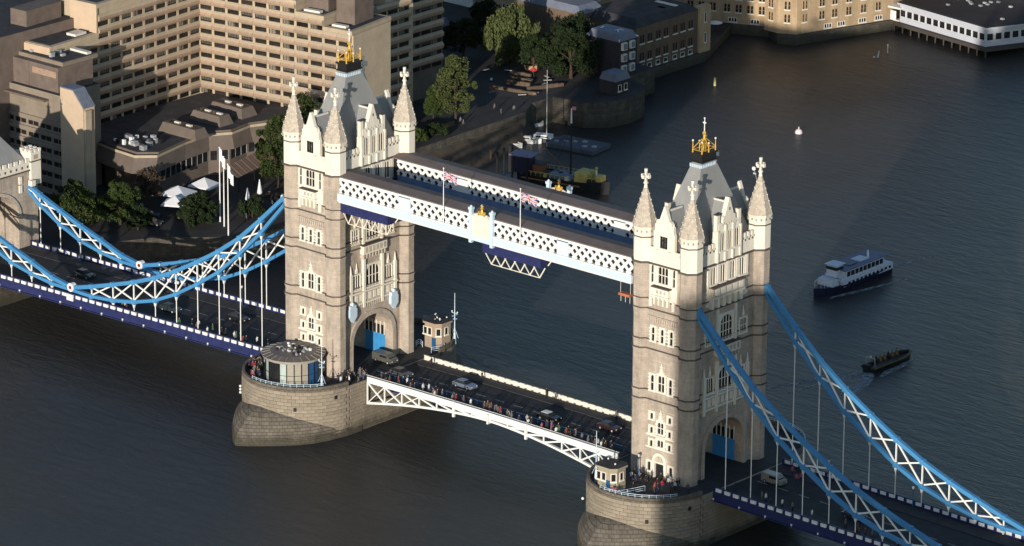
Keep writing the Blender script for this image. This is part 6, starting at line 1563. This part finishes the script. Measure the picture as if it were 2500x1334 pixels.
for i in range(18):
    person(random.uniform(8.0, 10.8), random.uniform(-12.5, -6.0), ZD+.01, *rp(), random.uniform(0, 6), 'at the corner of the left tower')
for i in range(26):
    x = L0+random.uniform(-3.5, 9.2); person(x, -random.uniform(11.4, 19.5 if x < L0+5 else 15), ZD+.01, *rp(), random.uniform(0, 6), 'on the right pier forecourt')
for i in range(2): person(L0-.6+i*.8, -22.0-i*.3, ZD+.01, 'pink', 'navy', -1.2, 'beside the square cabin on the right pier')
for i in range(22):
    x = random.uniform(-64, -12); person(x, random.uniform(-8.8, -6.3), roadz(x)+.14, *rp(), random.choice((0, math.pi))+random.uniform(-.3, .3), 'on the near footway left of the left tower')
for i in range(16):
    x = L0+random.uniform(12, 52); person(x, random.uniform(-8.8, -6.2), roadz(x)+.14, *rp(), random.choice((0, math.pi)), 'on the near footway right of the right tower')
for i in range(5): person(L0+11.5+random.uniform(0, 9), random.uniform(3, 8), ZD+.1, random.choice(('pink', 'grey', 'black')), 'navy', random.uniform(0, 6), 'by the arch of the right tower')
for i in range(14):
    r_, c_ = divmod(i, 2); p = Tr(59.6, 85.0, ZW, math.pi/2-.03) @ Vector((-4.4+r_*1.2, -.55+c_*1.1, 1.0)); person(p.x, p.y, p.z, 'tan' if i % 3 else 'black', 'black', math.pi/2, 'in the inflatable boat', True)
for i in range(12):
    person(random.uniform(-92, -78), random.uniform(46, 68), -4.5, *rp(), random.uniform(0, 6), 'on the riverside terrace')
for i in range(6):
    person(random.uniform(-94, -89.5), random.uniform(112, 150), -4.5, 'grey', 'black', random.uniform(0, 6), 'on the quay behind the left tower')
# street lamps on the bridge
lampg = mat('lamp_glass', (.6, .58, .5), .3)
def lamp(loc, label, grp):
    b = MB().cyl(0, 0, 0, .5, .16, .12, dkblue, 8).cyl(0, 0, .5, 3.4, .07, .05, dkblue, 6).box(-.3, .3, -.03, .03, 3.0, 3.06, dkblue).cyl(0, 0, 3.4, 3.9, .14, .24, lampg, 6).cyl(0, 0, 3.9, 4.1, .26, .03, dkblue, 6)
    thing('street_lamp', label, 'street lamp', loc, group=grp, me=b)
lamp((L0-3.6, -11.6, ZD), 'dark lamp post with a pale lantern left of the door of the right tower', 'lamps by the towers')
for x in (-36, -58, -80):
    lamp((x, 8.5, roadz(x)+.13), ('first', 'second', 'third')[(-36, -58, -80).index(x)]+' slim lamp post from the tower along the left side span', 'lamps on the left side span')
for x in (L0+22, L0+40):
    lamp((x, 8.5, roadz(x)+.13), ('first' if x < L0+30 else 'second')+' slim lamp post from the tower along the right side span', 'lamps on the right side span')
# gold vane beside the far spire of the south tower
b = MB().cyl(0, 0, 0, 1.0, .05, .05, white, 6).ball((0, 0, 1.1), .35, white, 7, 5).box(-.6, .2, -.05, .05, .7, 1.0, metalg)
thing('floodlight_cluster', 'small white lamp cluster on a thin post beside the right spire of the right tower', 'lamp', (L0+3.4, 9.4, 50.6), me=MB().beam((1.4, -.2, -3.0), (0, 0, 0), .06, .05, metalg).ball((0, 0, .1), .38, white, 7, 5).box(-.1, .5, -.05, .05, -.9, -.6, metalg))
for pl, L_ in PPL.items():
    L_.sort(key=lambda q: (q[0].location-CP).dot(Rr)/(q[0].location-CP).dot(fw))
    for i, (o, tp, lg_) in enumerate(L_): o['label'] = '%s top, %s trousers, %s from left %s' % (tp, lg_, ordl(i+1), pl)
bpy.context.view_layer.update()
